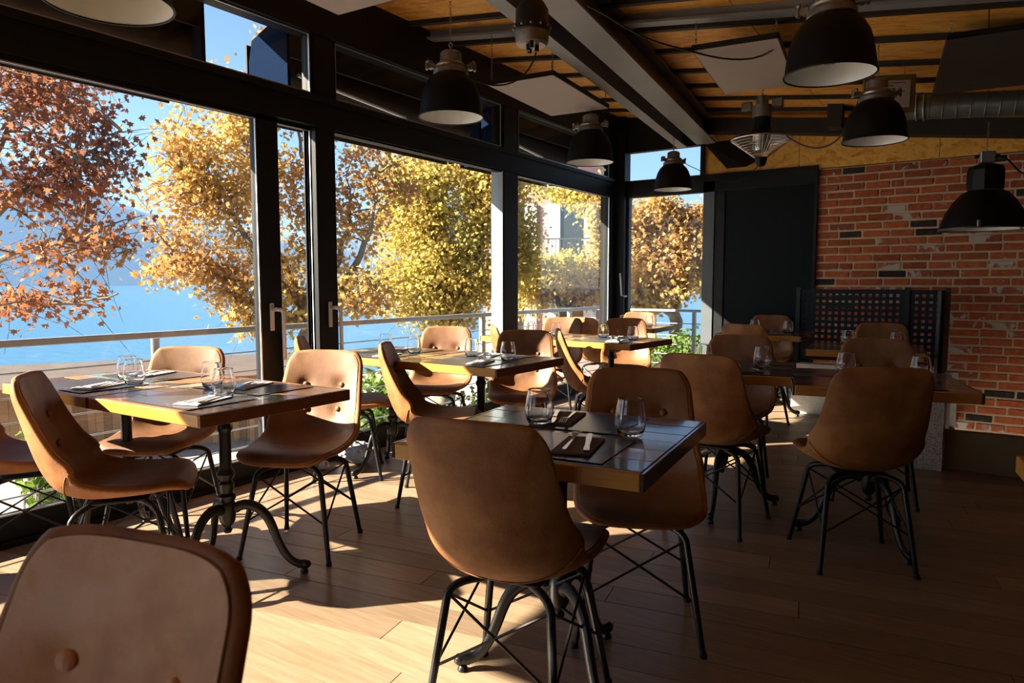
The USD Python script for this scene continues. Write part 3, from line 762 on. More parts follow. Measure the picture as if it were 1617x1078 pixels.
TABLES = {  # name: x, y, turn, first leg, tone, label
    'A': (-2.50, 1.645, 2, 43, 'warm', 'right front window table, warm planks, its orange edge in the sun'),
    'B': (-3.212, 1.62, 2, 20, 'warm', 'left front window table, cut by the left edge of the photo'),
    'C': (-1.02, 1.765, 7, 87, 'dark', 'dark two-seat plank table in the foreground with two empty glasses'),
    'D': (-2.40, 3.235, 0, 150, 'warm', 'right middle window table with a sunlit yellow front edge'),
    'E': (-3.112, 3.245, 0, 262, 'warm', 'left middle window table behind the sunlit buttoned chair'),
    'F': (-2.42, 4.99, -4, 70, 'warm', 'right third window table, near the corner of the room'),
    'G': (-3.138, 5.041, -4, 100, 'warm', 'left third window table beside the far pane'),
    'H': (-3.03, 6.72, 4, 10, 'warm', 'last window table right in front of the corner post and back window'),
    'I': (-1.125, 3.675, 12, 278, 'dark', 'left table of the dark row in the middle of the room'),
    'J': (-.405, 3.57, 14, 190, 'dark', 'right table of the dark row, reddish front edge under the big dark chair'),
    'K': (-1.61, 6.46, 2, 30, 'dark', 'small table by the dark back wall with an orange front edge'),
    'L': (-.665, 5.34, 6, 60, 'dark', 'small table in front of the perforated screen'),
    'N': (.475, 1.86, 98, 90, 'dark', 'table corner at the right edge of the photo'),
}
G_T = 'plank bistro tables on cast iron pedestals'
for key, (x, y, r, l0, tone, lab) in TABLES.items():
    build_table(lab, (x, y, 0), r, G_T, tone, l0)

# ------------------------------------------------------------------ place settings
def fork_mesh():
    o = [(-.011, .105), (-.012, .07), (-.010, .055), (-.004, .035), (-.0032, -.01), (-.0055, -.085), (-.0058, -.098), (0, -.103), (.0058, -.098), (.0055, -.085), (.0032, -.01), (.004, .035), (.010, .055), (.012, .07), (.011, .105)]
    p = Polygon(o)
    for x in (-.0058, 0, .0058):
        p = p.difference(sbox(x - .0013, .068, x + .0013, .12))
    m = extrude(p, .0018); m = m.subdivide().subdivide()
    v = m.vertices; v[:, 2] += .010 * np.clip((v[:, 1] - .02) / .04, 0, 1) * np.clip((.12 - v[:, 1]) / .06, 0, 1) + .004
    return m


def knife_parts():
    bl = Polygon([(-.0075, .01), (-.009, .06), (-.006, .10), (.002, .112), (.0075, .10), (.0078, .01)])
    hd = Polygon([(-.0065, .01), (-.0062, -.05), (-.0085, -.095), (-.004, -.104), (.004, -.104), (.0085, -.095), (.0062, -.05), (.0065, .01)])
    return move(extrude(bl, .0014), 0, 0, .004), move(extrude(hd, .005), 0, 0, .0022)


def glass_mesh():
    out = [(0, 0), (.026, 0), (.034, .004), (.041, .022), (.0435, .042), (.0425, .062), (.0385, .085), (.0345, .108)]
    inn = [(.0332, .1085), (.0332, .106), (.0372, .085), (.0412, .062), (.0422, .042), (.0396, .024), (.031, .011), (0, .0095)]
    po = spline(out[2:], 18); pi = spline(inn[1:-1], 18)
    return lathe([out[0], out[1]] + [tuple(q) for q in po] + [inn[0]] + [tuple(q) for q in pi] + [inn[-1]], 36)


def napkin_mesh():
    a = bevel_box(.105, .20, .0035, .001, (0, 0, .0022)); b = bevel_box(.103, .196, .0018, .0006, (.0012, .0015, .0050)); return cat(a, b)


PROTO = {}


def place(kind, label, x, y, z, rot, group):
    if (kind in PROTO):
        return copy_of(PROTO[kind], kind if kind != 'napkin_light' else 'napkin', label, (x, y, z), rot, group)
    if kind == 'drinking_glass':
        t = thing(kind, label, 'glass', (x, y, z), rot, group); obj('tumbler', glass_mesh(), M['glass'], t, smooth=40)
    elif kind == 'fork':
        t = thing(kind, label, 'fork', (x, y, z), rot, group); obj('fork_body', fork_mesh(), M['steel'], t, smooth=40)
    elif kind == 'knife':
        t = thing(kind, label, 'knife', (x, y, z), rot, group); b, h = knife_parts(); obj('blade', b, M['steel'], t); obj('handle', h, M['steel'], t)
    elif kind in ('napkin', 'napkin_light'):
        t = thing('napkin', label, 'napkin', (x, y, z), rot, group); obj('folded_paper', napkin_mesh(), M[kind], t, False)
    else:
        t = thing('placemat', label, 'placemat', (x, y, z), rot, group); obj('sheet', bevel_box(.42, .285, .0016, .0005, (0, 0, .0010)), M['mat'], t, False)
    PROTO[kind] = t
    return t


SHORT = {'A': 'the right front window table', 'B': 'the left front window table', 'C': 'the dark foreground table', 'D': 'the right middle window table', 'E': 'the left middle window table',
         'F': 'the right third window table', 'G': 'the left third window table', 'H': 'the last window table', 'I': 'the left table of the dark row', 'J': 'the right table of the dark row', 'K': 'the table by the dark back wall', 'L': 'the table before the perforated screen'}
GLASS_AT = {'A': ((.09, -.06), (-.155, .06)), 'B': ((.19, -.06), (.03, .0)), 'C': ((.208, .02), (-.096, .062))}
for key, s in SHORT.items():
    tx, ty, tr, _, _, _ = TABLES[key]; c, sn = math.cos(math.radians(tr)), math.sin(math.radians(tr))
    def at(lx, ly): return tx + c * lx - sn * ly, ty + sn * lx + c * ly
    for side, nm in ((1, 'near'), (-1, 'far')):
        r = tr if side > 0 else tr + 180
        top = TZ + .0012
        full = key not in 'KL'
        if full:
            place('placemat', f'dark printed placemat on the {nm} side of {s}', *at(side * .03, -side * .165), top, r, 'slate coloured placemats')
        kind = 'napkin_light' if key in 'ABDEFGH' else 'napkin'
        nz = top + (.0022 if full else .0006)
        dx = .125 if side > 0 else .06
        nr = r + (8 if key == 'C' else 18)
        place(kind, f'{"glare_painted" if kind == "napkin_light" else "dark brown"} folded napkin on the {nm} side of {s}', *at(side * dx, -side * .17), nz, nr, 'folded paper napkins')
        a = math.radians(nr)
        for lx, kk, tw in ((-.024, 'fork', 3), (.022, 'knife', 10)):
            px_, py_ = at(side * dx, -side * .165)
            ox, oy = lx * math.cos(a) - .015 * math.sin(a), lx * math.sin(a) + .015 * math.cos(a)
            place(kk, f'steel {kk} on the {nm} napkin of {s}', px_ + ox, py_ + oy, nz + .0058, nr + tw, f'steel {kk}s')
        g = GLASS_AT.get(key, ((.19, 0), (-.11, .06)))[0 if side > 0 else 1]
        place('drinking_glass', f'stemless glass at the {nm} setting of {s}', *at(*g), top + .0018, 0, 'stemless drinking glasses')

# ------------------------------------------------------------------ lamps and things on the ceiling
def chain_mesh(x, y, z0, z1):
    ms = []; z = z0; k = 0
    while z < z1:
        t = trimesh.creation.torus(.011, .0022, major_sections=10, minor_sections=5); t.apply_scale((1, .6, 1))
        t.apply_transform(trimesh.transformations.rotation_matrix(math.pi / 2, [0, 1, 0])); rotz(t, 90 * (k % 2)); t.apply_translation((0, 0, z)); ms.append(t); z += .0185; k += 1
    return cat(*ms)


def bell_lamp(label, loc, top, rust=False, turn=0):
    """An old works lamp: enamelled bell, cast neck with clips, chain up to the roof."""
    t = thing('pendant_lamp', label, 'lamp', loc, turn, 'black bell pendant lamps')
    prof = [(.192, 0), (.193, .006), (.188, .02), (.183, .07), (.174, .125), (.158, .175), (.135, .215), (.110, .240), (.095, .250)]
    obj('bell', lathe(prof, 48), M['enamel_black'], t)
    obj('reflector', lathe([(r - .004, z + .001) for r, z in prof][::-1], 48), M['enamel_rust' if rust else 'enamel_white'], t)
    obj('rim', tube([(.192 * math.cos(a), .192 * math.sin(a), .002) for a in np.linspace(0, 2 * math.pi, 49)], .0045, 6, False), M['enamel_black'], t)
    obj('neck', lathe([(.097, .246), (.104, .252), (.104, .272), (.095, .278), (.090, .290), (.093, .300), (.072, .318), (.064, .330), (.064, .372), (.050, .384), (.022, .392), (.0, .394)], 32), M['lamp_metal'], t)
    for s in (-1, 1):
        cl = cat(bevel_box(.05, .026, .030, .004, (s * .118, 0, .298)), bevel_box(.018, .034, .048, .004, (s * .142, .0, .300)), move(trimesh.creation.cylinder(.009, .05), s * .118, .024, .31), move(trimesh.creation.icosphere(1, .011), s * .134, -.024, .318))
        obj('clip', cl, M['lamp_metal'], t)
    obj('bulb', lathe([(0, .045), (.022, .048), (.040, .065), (.046, .088), (.040, .112), (.026, .150), (.020, .20), (0, .22)], 24), M['bulb'], t)
    obj('hook', tube([(0, 0, .392), (.0, 0, .41), (.012, 0, .425), (0, 0, .44), (-.012, 0, .425), (-.004, 0, .41)], .004, 6), M['lamp_metal'], t)
    obj('chain', chain_mesh(0, 0, .44, top - loc[2] - .005), M['lamp_metal'], t, smooth=False)
    return t


bell_lamp('bell lamp at the upper left corner, only its pale rusty underside in the picture', (-2.37, 1.20, 2.085), roof_z(-2.34), True, 20)
bell_lamp('black bell lamp in front of the middle transom window', (-2.70, 3.35, 2.185), roof_z(-2.7), False, 40)
bell_lamp('black bell lamp on a long chain below the heat panel by the windows', (-2.735, 5.20, 2.185), 2.69, False, 10)
bell_lamp('smallest black bell lamp in front of the back transom window', (-2.72, 7.01, 2.165), 2.69, False, 60)
bell_lamp('largest black bell lamp at the upper right, its white inside showing', (-.614, 3.435, 2.115), roof_z(-.6), False, 0)
bell_lamp('black bell lamp at the right in front of the framed notice', (-.632, 5.12, 2.11), roof_z(-.63), False, 30)

t = thing('pendant_lamp', 'big black stairwell lamp with a boxy housing in front of the brick wall', 'lamp', (-.03, 6.40, 1.60), 15)
prof = [(.29, 0), (.292, .01), (.285, .03), (.255, .12), (.205, .21), (.150, .272), (.125, .285)]
obj('bell', lathe(prof, 48), M['enamel_black'], t)
obj('reflector', lathe([(r - .004, z + .001) for r, z in prof][::-1], 48), M['enamel_white'], t)
obj('rim', tube([(.29 * math.cos(a), .29 * math.sin(a), .003) for a in np.linspace(0, 2 * math.pi, 49)], .006, 6, False), M['lamp_metal'], t)
obj('housing', lathe([(.09, .283), (.118, .292), (.124, .31), (.124, .44), (.112, .465), (.06, .485), (.03, .49), (0, .49)], 10), M['enamel_black'], t, smooth=20)
obj('terminal_box', move(bevel_box(.10, .08, .085, .008), 0, 0, .535), M['galv'], t)
obj('gland', cat(move(trimesh.creation.cylinder(.012, .16, transform=trimesh.transformations.rotation_matrix(math.pi / 2, [0, 1, 0])), 0, 0, .545)), M['cable'], t)
obj('latch', cat(bevel_box(.02, .03, .05, .003, (.275, .09, .03)), bevel_box(.02, .03, .05, .003, (-.10, -.27, .03))), M['lamp_metal'], t)
obj('chain', chain_mesh(0, 0, .585, 2.395 - 1.60), M['lamp_metal'], t, smooth=False)

# infrared heater lamp
t = thing('heater_lamp', 'hanging infrared heater with a wire cage cone and black tip', 'heater', (-1.457, 5.55, 2.125), 0)
UsdGeom.Xformable(t).AddScaleOp().Set(Gf.Vec3f(1.267, 1.267, 1.267))
obj('canopy', lathe([(.172, .125), (.174, .13), (.168, .138), (.10, .160), (.06, .172), (.05, .20), (.05, .26), (.0, .262)], 40), M['enamel_black'], t)
obj('reflector', lathe([(.05, .165), (.10, .155), (.168, .132)], 40), M['heater_steel'], t)
obj('element', lathe([(.045, .06), (.05, .08), (.05, .150), (.02, .155)], 24), M['heater_steel'], t)
obj('cone_glass', lathe([(.036, .022), (.168, .122)], 40), M['pane'], t)
cage = [rod((.036 * math.cos(a), .036 * math.sin(a), .02), (.172 * math.cos(a), .172 * math.sin(a), .124), .0011, 4) for a in np.linspace(0, 2 * math.pi, 40, endpoint=False)]
for q in np.linspace(.15, 1, 8):
    r_, z_ = .036 + .136 * q, .02 + .104 * q
    cage.append(tube([(r_ * math.cos(a), r_ * math.sin(a), z_) for a in np.linspace(0, 2 * math.pi, 41)], .0012, 4, False))
obj('wire_cage', cat(*cage), M['heater_steel'], t, smooth=False)
obj('rim', tube([(.173 * math.cos(a), .173 * math.sin(a), .126) for a in np.linspace(0, 2 * math.pi, 41)], .005, 6, False), M['heater_steel'], t)
obj('tip', lathe([(0, -.035), (.022, -.030), (.030, -.012), (.036, .012), (.036, .022), (0, .024)], 24), M['enamel_black'], t)
obj('pull_cord', rod((0, 0, -.11), (0, 0, -.03), .0013, 4), M['cable'], t)
obj('fitting', cat(move(trimesh.creation.cylinder(.055, .07), 0, 0, .29), bevel_box(.06, .04, .05, .004, (-.09, 0, .33)), bevel_box(.06, .04, .05, .004, (.09, 0, .33)), move(trimesh.creation.cylinder(.035, .06), 0, 0, .35)), M['lamp_metal'], t)
obj('chain', chain_mesh(0, 0, .385, (roof_z(-1.457) - 2.125) / 1.267), M['lamp_metal'], t, smooth=False)

# metal housing hanging in front of the thin beam
t = thing('ceiling_fitting', 'round aged metal fitting with short stubs underneath, hanging before the thin beam', 'fitting', (-1.60, 2.52, 2.155), 0)
obj('cap', lathe([(0, .018), (.055, .018), (.066, .026), (.070, .05), (.070, .07)], 32), M['lamp_metal'], t)
obj('body', lathe([(.070, .07), (.076, .075), (.076, .10), (.068, .104), (.068, .16), (.05, .19), (0, .195)], 32), M['cast_iron'], t)
for a, r_ in ((20, .02), (150, .022), (265, .024), (300, .052)):
    obj('stub', lathe([(0, -.004), (.008, -.004), (.009, 0), (.009, .02), (0, .02)], 12), M['black_metal'], t).GetPrim() if False else obj('stub', move(lathe([(0, -.006), (.008, -.006), (.0095, 0), (.0095, .022), (0, .022)], 12), r_ * math.cos(math.radians(a)), r_ * math.sin(math.radians(a)), 0), M['black_metal'], t)
for a in range(0, 360, 30):
    obj('bolt', move(trimesh.creation.icosphere(1, .007), .076 * math.cos(math.radians(a)), .076 * math.sin(math.radians(a)), .088), M['lamp_metal'], t)
obj('chain', chain_mesh(0, 0, .19, roof_z(-1.6) - 2.155), M['lamp_metal'], t, smooth=False)

# infrared panels on chains
def heat_panel(label, cx, cy, rot, w, l, z, tilt=0, face='heat_panel'):
    t = thing('heat_panel', label, 'heating panel', (cx, cy, z), rot, 'flat ceiling heating panels', tilt)
    obj('panel_face', bevel_box(w - .01, l - .01, .012, .002, (0, 0, .006)), M[face], t, False)
    obj('panel_frame', cat(box(-w / 2, w / 2, -l / 2, -l / 2 + .012, .002, .035), box(-w / 2, w / 2, l / 2 - .012, l / 2, .002, .035), box(-w / 2, -w / 2 + .012, -l / 2, l / 2, .002, .035), box(w / 2 - .012, w / 2, -l / 2, l / 2, .002, .035)), M['black_metal'], t, False)
    for sx in (-1, 1):
        for sy in (-1, 1):
            m = chain_mesh(0, 0, .03, roof_z(cx + sx * w * .45) - z - .02)
            obj('chain', move(m, sx * (w / 2 - .02), sy * (l / 2 - .03), 0), M['lamp_metal'], t, False)


heat_panel('pale heating panel at the top edge left of centre', -2.60, 2.12, 3, .52, 1.08, 2.60)
heat_panel('pale heating panel on chains over the third window table', -2.79, 4.68, 5, .52, 1.04, 2.60)
heat_panel('shaded heating panel right of the wide steel beam', -1.36, 4.80, 7, .50, 1.08, 2.60)
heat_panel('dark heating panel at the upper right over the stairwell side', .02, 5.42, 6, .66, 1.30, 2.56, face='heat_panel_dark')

# spiral duct
t = thing('ventilation_duct', 'grey spiral metal duct along the ceiling at the right', 'duct')
def duct_z(x): return 2.49 - .09 * x
obj('pipe', tube([(-.55, 6.25, duct_z(-.55)), (RX, 6.25, duct_z(RX))], .09, 24), M['duct'], t)
for x in np.arange(-.40, 1.6, .088):
    a = np.linspace(0, 2 * math.pi, 25)
    obj('seam_ring', tube([(x + .012 * math.sin(b / 1), 6.25 + .092 * math.cos(b), duct_z(x) + .092 * math.sin(b)) for b in a], .0035, 5, False), M['duct'], t)
for x in (-.49, -.44):
    obj('strap', tube([(x, 6.25 + .096 * math.cos(b), duct_z(x) + .096 * math.sin(b)) for b in np.linspace(0, 2 * math.pi, 25)], .008, 5, False), M['galv'], t)

t = thing('framed_notice', 'olive backed notice with a pale sheet of paper behind the right bell lamp', 'notice', (-.63, 5.75, 2.54), 25)
obj('backing', bevel_box(.35, .02, .27, .004), M['olive'], t, False)
obj('sheet', bevel_box(.215, .004, .19, .001, (.03, -.012, -.0)), M['paper'], t, False)
obj('print', cat(*[box(-.06, -.06 + rng.uniform(.08, .17), -.0150, -.0142, .075 - i * .02, .080 - i * .02) for i in range(8)]), M['ink'], t, False)
obj('hanger', cat(rod((-.1, 0, .13), (-.1, 0, .20), .003), rod((.1, 0, .13), (.1, 0, .18), .003)), M['lamp_metal'], t)

# loose cables
def cable(label, pts, r=.0055):
    tag(obj('hanging_cable', tube(spline(pts, 24), r, 6), M['cable'], smooth=True), label, 'cable')


cable('black cable clipped across the wide steel beam', [(-1.84, 3.45, 2.683), (-1.78, 3.75, 2.66), (-1.70, 4.0, 2.63), (-1.55, 4.22, 2.60), (-1.38, 4.40, 2.57), (-1.2, 4.5, 2.58), (-1.08, 4.45, 2.62)])
cable('thin cable sagging between the infrared heater and the right bell lamp', [(-1.44, 5.55, 2.50), (-1.30, 5.50, 2.32), (-1.12, 5.40, 2.18), (-.98, 5.32, 2.14), (-.86, 5.24, 2.18), (-.78, 5.18, 2.30), (-.72, 5.15, 2.42)])
cable('cable hanging down beside the middle bell lamp', [(-2.28, 3.62, 2.69), (-2.32, 3.68, 2.55), (-2.42, 3.66, 2.44), (-2.55, 3.55, 2.40), (-2.66, 3.42, 2.47)])
cable('cable looping from the smallest bell lamp along the back transom', [(-2.70, 7.0, 2.50), (-2.60, 7.08, 2.42), (-2.50, 7.3, 2.36), (-2.32, 7.45, 2.27), (-2.12, 7.48, 2.29), (-1.98, 7.50, 2.42), (-1.95, 7.55, 2.46)], .004)
cable('cable beside the stairwell lamp', [(.05, 6.42, 2.145), (.12, 6.5, 2.10), (.18, 6.6, 2.04), (.30, 6.8, 2.06), (.45, 7.0, 2.2), (.55, 7.2, 2.40)], .006)

# crumpled film on the floor under the middle window table
fm = trimesh.creation.icosphere(4, .12); v = np.array(fm.vertices)
v *= (.55 + .9 * meshkit.fbm(v * 16 + 3, 4))[:, None]; v *= (1.25, .8, .55); v[:, 2] -= v[:, 2].min()
fm.vertices = v; fm.apply_translation((-3.42, 3.22, .002))
tag(obj('crumpled_film', fm, M['foil'], smooth=False), 'crumpled grey plastic film on the floor by the middle window table leg', 'plastic')
fm2 = fm.copy(); fm2.apply_translation((3.42, -3.22, 0)); fm2.apply_scale(.45); fm2.apply_translation((-3.50, 2.98, 0))
tag(obj('crumpled_film', fm2, M['foil'], smooth=False), 'small scrap of crumpled film left of the larger crumpled film', 'plastic')

# ------------------------------------------------------------------ outside: terrace edge, railing, awnings
obj_deck = thing('terrace_deck', 'narrow strip of terrace decking outside the windows', 'deck')
y = FY
dk = 0
for i in range(4):
    obj('board', box(WX - .10 - .12 * (i + 1), WX - .105 - .12 * i, FY, 9.2, -.06, -.02), M['deck'], obj_deck, False)
for i in range(5):
    obj('board', box(-4.25, -2.2, BY + .10 + .12 * i, BY + .215 + .12 * i, -.06, -.02), M['deck'], obj_deck, False)
RXo = -4.15
rl = thing('terrace_railing', 'grey steel railing with thin cables along the lake side', 'railing')
obj('top_rail', move(bevel_box(.045, 12.0, .038, .004), RXo, 2.6, .885), M['rail'], rl, False)
for zz in (.73, .60, .47, .34, .21, .08):
    obj('cable', rod((RXo, -3.4, zz), (RXo, 8.55, zz), .0055, 6), M['rail'], rl)
for yy in (-1.7, .9, 3.56, 5.62, 7.4):
    obj('post', cat(box(RXo - .018, RXo + .018, yy - .03, yy - .008, -.3, .87), box(RXo - .018, RXo + .018, yy + .008, yy + .03, -.3, .87)), M['rail'], rl, False)
rl = thing('terrace_railing', 'pale steel railing with cables outside the back window', 'railing')
obj('top_rail', move(bevel_box(4.6, .05, .03, .004), -1.9, 8.25, .868), M['rail'], rl, False)
for zz in (.71, .565, .45, .33, .21, .10):
    obj('cable', rod((-4.15, 8.25, zz), (.4, 8.25, zz), .006, 6), M['rail'], rl)
for xx in (-4.12, -2.9, -1.2, .3):
    obj('post', box(xx - .02, xx + .02, 8.23, 8.27, -.3, .86), M['rail'], rl, False)

def awning(label, y0, y1):
    t = thing('awning', label, 'awning')
    ang_ = np.linspace(0, 2 * math.pi, 17)
    obj('cloth_roll', cat(tube([(WX - .38, y0 + .02, 2.60), (WX - .38, y1 - .02, 2.60)], .16, 16)), M['awning'], t)
    obj('hood', trimesh.convex.convex_hull(np.array([(x, y, z) for y in (y0 + .03, y1 - .03) for x, z in ((WX - .14, 2.80), (WX - .14, 2.66), (WX - .55, 2.78), (WX - .55, 2.83), (WX - .2, 2.95))])), M['awning'], t, False)
    obj('valance', box(WX - .56, WX - .545, y0, y1, 2.30, 2.80), M['awning'], t, False)
    obj('front_bar', cat(box(WX - .575, WX - .56, y0, y1, 2.44, 2.475)), M['alu'], t, False)
    for yy in (y0 + .02, y1 - .02):
        obj('cheek', trimesh.convex.convex_hull(np.array([(x, yy + s * .012, z) for s in (-1, 1) for x, z in ((WX - .14, 2.95), (WX - .14, 2.30), (WX - .50, 2.30), (WX - .56, 2.60), (WX - .5, 2.82))])), M['awning_blue'], t, False)
    ym = (y0 + y1) / 2
    obj('arm', cat(rod((WX - .15, y0 + .1, 2.56), (WX - .19, ym + .1, 2.50), .014), rod((WX - .19, ym + .1, 2.50), (WX - .19, ym + .18, 2.45), .016), rod((WX - .19, ym + .18, 2.45), (WX - .17, y1 - .1, 2.47), .013)), M['alu'], t)


awning('dark retracted awning outside the front transom windows', -1.15, 2.47)
awning('dark retracted awning outside the middle transom window', 3.03, 5.15)
awning('dark retracted awning outside the far transom window', 5.35, 6.95)

t = thing('awning', 'added sun-blocking awning over the added window behind the camera', 'awning')  # added out of view to keep direct sun off the added pane
obj('cloth', box(-4.6, -1.1, FY - 1.5, FY - .12, 2.30, 2.34), M['awning'], t, False)
obj('front_bar', box(-4.6, -1.1, FY - 1.53, FY - 1.5, 2.29, 2.35), M['alu'], t, False)

# ------------------------------------------------------------------ outside: quay, lake, shed, house
GZ = -3.6
quay = tag(obj('quay', box(-28, 10, -30, 60, GZ - 1.5, GZ), M['concrete']), 'grey concrete quay below the terrace', 'quay'); quay.SetCustomDataByKey('kind', 'structure')
road = tag(obj('quay_road', box(-12, -6.2, -30, 60, GZ, GZ + .015), M['asphalt']), 'asphalt lane on the quay', 'road'); road.SetCustomDataByKey('kind', 'structure')
lake = obj('lake', (np.array([(-9000, -3000, -4.7), (-27.5, -3000, -4.7), (-27.5, 9000, -4.7), (-9000, 9000, -4.7)]), np.array([[0, 1, 2], [0, 2, 3]])), M['water'], smooth=False)
lake.SetCustomDataByKey('kind', 'structure'); 

# mountains across the lake
mts = []
def ridge(label, pts, depth, seed):
    """A mountain side: ground points (x, y) and heights, from the shore up to the crest and down behind."""
    P = np.array(pts, float); n = 160; u = np.linspace(0, 1, n)
    d = np.r_[0, np.cumsum(np.linalg.norm(np.diff(P[:, :2], axis=0), axis=1))]; d /= d[-1]
    x, y, h = (np.interp(u, d, P[:, k]) for k in range(3))
    away = np.stack([x, y], 1) / np.linalg.norm(np.stack([x, y], 1), axis=1, keepdims=True)
    m = 36; V = []
    for j in range(m):
        s = j / (m - 1); prof = math.sin(min(1, s * 1.25) * math.pi / 2) if s < .8 else math.cos((s - .8) / .2 * math.pi / 2)
        q = np.stack([x + away[:, 0] * depth * s, y + away[:, 1] * depth * s, np.zeros(n)], 1)
        nz_ = meshkit.fbm(np.stack([q[:, 0], q[:, 1], np.full(n, seed)], 1) / 420, 5, seed)
        q[:, 2] = -8 + (h + 8) * prof * (.72 + .5 * nz_) if s > 0 else -8
        V.append(q)
    V = np.vstack(V)
    tag(obj('mountain', trimesh.Trimesh(V, grid_faces(m, n), process=False), M['mountain'], smooth=True), label, 'mountain')


def polar(px, dist):
    uu = (px - 808.5) / 1103.0
    v = np.array([-.559 + .829 * uu, .829 + .559 * uu]); return v / np.linalg.norm(v) * dist


def rel(px, dist, h): return (*polar(px, dist), h)


ridge('hazy blue mountain across the lake at the left', [rel(-500, 3000, 520), rel(-200, 3000, 640), rel(0, 3000, 560), rel(130, 3100, 470), rel(230, 3200, 400), rel(330, 3300, 330), rel(480, 3500, 230), rel(650, 3800, 150)], 900, 3)
ridge('second hazy ridge further along the lake', [rel(300, 5200, 260), rel(520, 5200, 430), rel(750, 5200, 520), rel(1000, 5200, 430), rel(1300, 5200, 300)], 1200, 8)

# haze over the lake, between the quay and the mountains
hz = usdkit.material(stage, '/World/Looks/lake_haze', {"v": ("principled_volume", {"color": (.32, .58, 1.0), "density": .00016, "anisotropy": .2})}, [], volume="v.volume")
hb = trimesh.creation.box((2400, 2500, 490)); hb.apply_translation((-1290, 1350, 240))
p = obj('lake_haze', hb, hz, smooth=False); p.SetCustomDataByKey('kind', 'stuff'); tag(p, 'blue haze lying over the lake', 'haze')

# boat shed at the water's edge
sh = thing('boat_shed', 'long weathered wooden boat shed at the water behind the front window table', 'shed', (-20.6, 11.6, 0), 62)
for i in range(44):
    x0 = -4.4 + i * .2
    obj('wall_board', box(x0, x0 + .19, -.9, -.9 + rng.uniform(.03, .05), GZ, -1.72), M['shed_wood'], sh, False)
obj('roof', trimesh.convex.convex_hull(np.array([(x, y, z) for x in (-4.7, 4.75) for y, z in ((-1.35, -1.62), (-1.35, -1.56), (1.6, -1.20), (1.6, -1.28))])), M['shed_roof'], sh, False)
obj('fascia', box(-4.7, 4.75, -1.40, -1.34, -1.85, -1.55), M['shed_wood'], sh, False)
for x in (-4.6, -2.4, 0, 2.3, 4.6):
    obj('post', box(x - .07, x + .07, -1.33, -1.19, GZ, -1.7), M['shed_wood'], sh, False)
obj('back_wall', box(-4.4, 4.4, .9, 1.0, GZ, -1.4), M['shed_wood'], sh, False)
pile = tag(obj('mooring_post', rod((-27.6, 15.2, -4.8), (-27.4, 15.1, -.95), .16, 12), M['old_timber']), 'grey wooden mooring post standing in the lake beyond the shed', 'post')

# stepped timber edge, crate and plants on the quay
tm = thing('timber_stack', 'brown timber boards stacked on the quay at the lower left', 'timber', (-24.5, 10.6, GZ), 66)
for i in range(6):
    obj('board', box(-3.2, 3.4, -.5 + .04 * i, .5, .28 * i, .28 * i + .24), M['shed_wood'], tm, False)
cr = thing('crate', 'green plastic crate beside the timber on the quay', 'crate', (-20.0, 8.3, GZ + .1), 30)
for i in range(4):
    obj('slat', cat(box(-.4, .4, -.3, -.28, .02 + .15 * i, .12 + .15 * i), box(-.4, .4, .28, .3, .02 + .15 * i, .12 + .15 * i), box(-.4, -.38, -.3, .3, .02 + .15 * i, .12 + .15 * i), box(.38, .4, -.3, .3, .02 + .15 * i, .12 + .15 * i)), M['crate'], cr, False)
obj('corner', cat(*[box(sx * .4 - .03, sx * .4 + .03, sy * .3 - .03, sy * .3 + .03, 0, .6) for sx in (-1, 1) for sy in (-1, 1)]), M['crate'], cr, False)
obj('base', box(-.4, .4, -.3, .3, -.1, .02), M['old_timber'], cr, False)

# pink house behind the trees
hs = thing('house', 'pink house with white shutters and a balcony beyond the far trees', 'house', (-13.9, 22.7, GZ), 24)
obj('wall', box(-2.3, 2.3, 0, 4, 0, 9.5), M['pink_wall'], hs, False)
obj('roof', trimesh.convex.convex_hull(np.array([(-2.8, -.6, 9.4), (2.8, -.6, 9.4), (-2.8, 4.6, 9.4), (2.8, 4.6, 9.4), (-.8, 2, 10.6), (.2, 2, 10.6)])), M['roof_tile'], hs, False)
for zf in (2.3, 5.6):
    for xw in (-1.15, 1.1):
        wn = obj('window', box(xw - .42, xw + .42, -.03, .05, zf, zf + 2.2), M['window_dark'], hs, False)
        obj('shutter', box(xw - .92, xw - .45, -.08, -.03, zf, zf + 2.2), M['shutter'], wn, False)
        obj('shutter', box(xw + .45, xw + .92, -.08, -.03, zf, zf + 2.2), M['shutter'], wn, False)
bl = obj('balcony', box(-2.2, 2.2, -1.1, 0, 5.25, 5.45), M['cream'], hs, False)
obj('balustrade', cat(box(-2.2, 2.2, -1.1, -1.06, 6.4, 6.45), *[box(x - .012, x + .012, -1.1, -1.07, 5.45, 6.42) for x in np.arange(-2.2, 2.21, .14)]), M['iron'], bl, False)
obj('ledge', box(-2.4, 2.4, -.12, .0, 4.6, 5.0), M['cream'], hs, False)

# ------------------------------------------------------------------ trees
LEAF = np.array([(0, 0), (.18, .12), (.5, .10), (.34, .36), (.46, .62), (.16, .60), (0, 1.0), (-.16, .60), (-.46, .62), (-.34, .36), (-.5, .10), (-.18, .12)])
LEAF_F = np.array([[0, 1, 11], [1, 2, 3], [11, 9, 10], [1, 3, 9], [1, 9, 11], [3, 5, 9], [3, 4, 5], [9, 7, 8], [9, 5, 7], [5, 6, 7]])
LEAF4 = np.array([(0, 0), (.42, .42), (0, 1.0), (-.42, .42)]); LEAF4_F = np.array([[0, 1, 2], [0, 2, 3]])


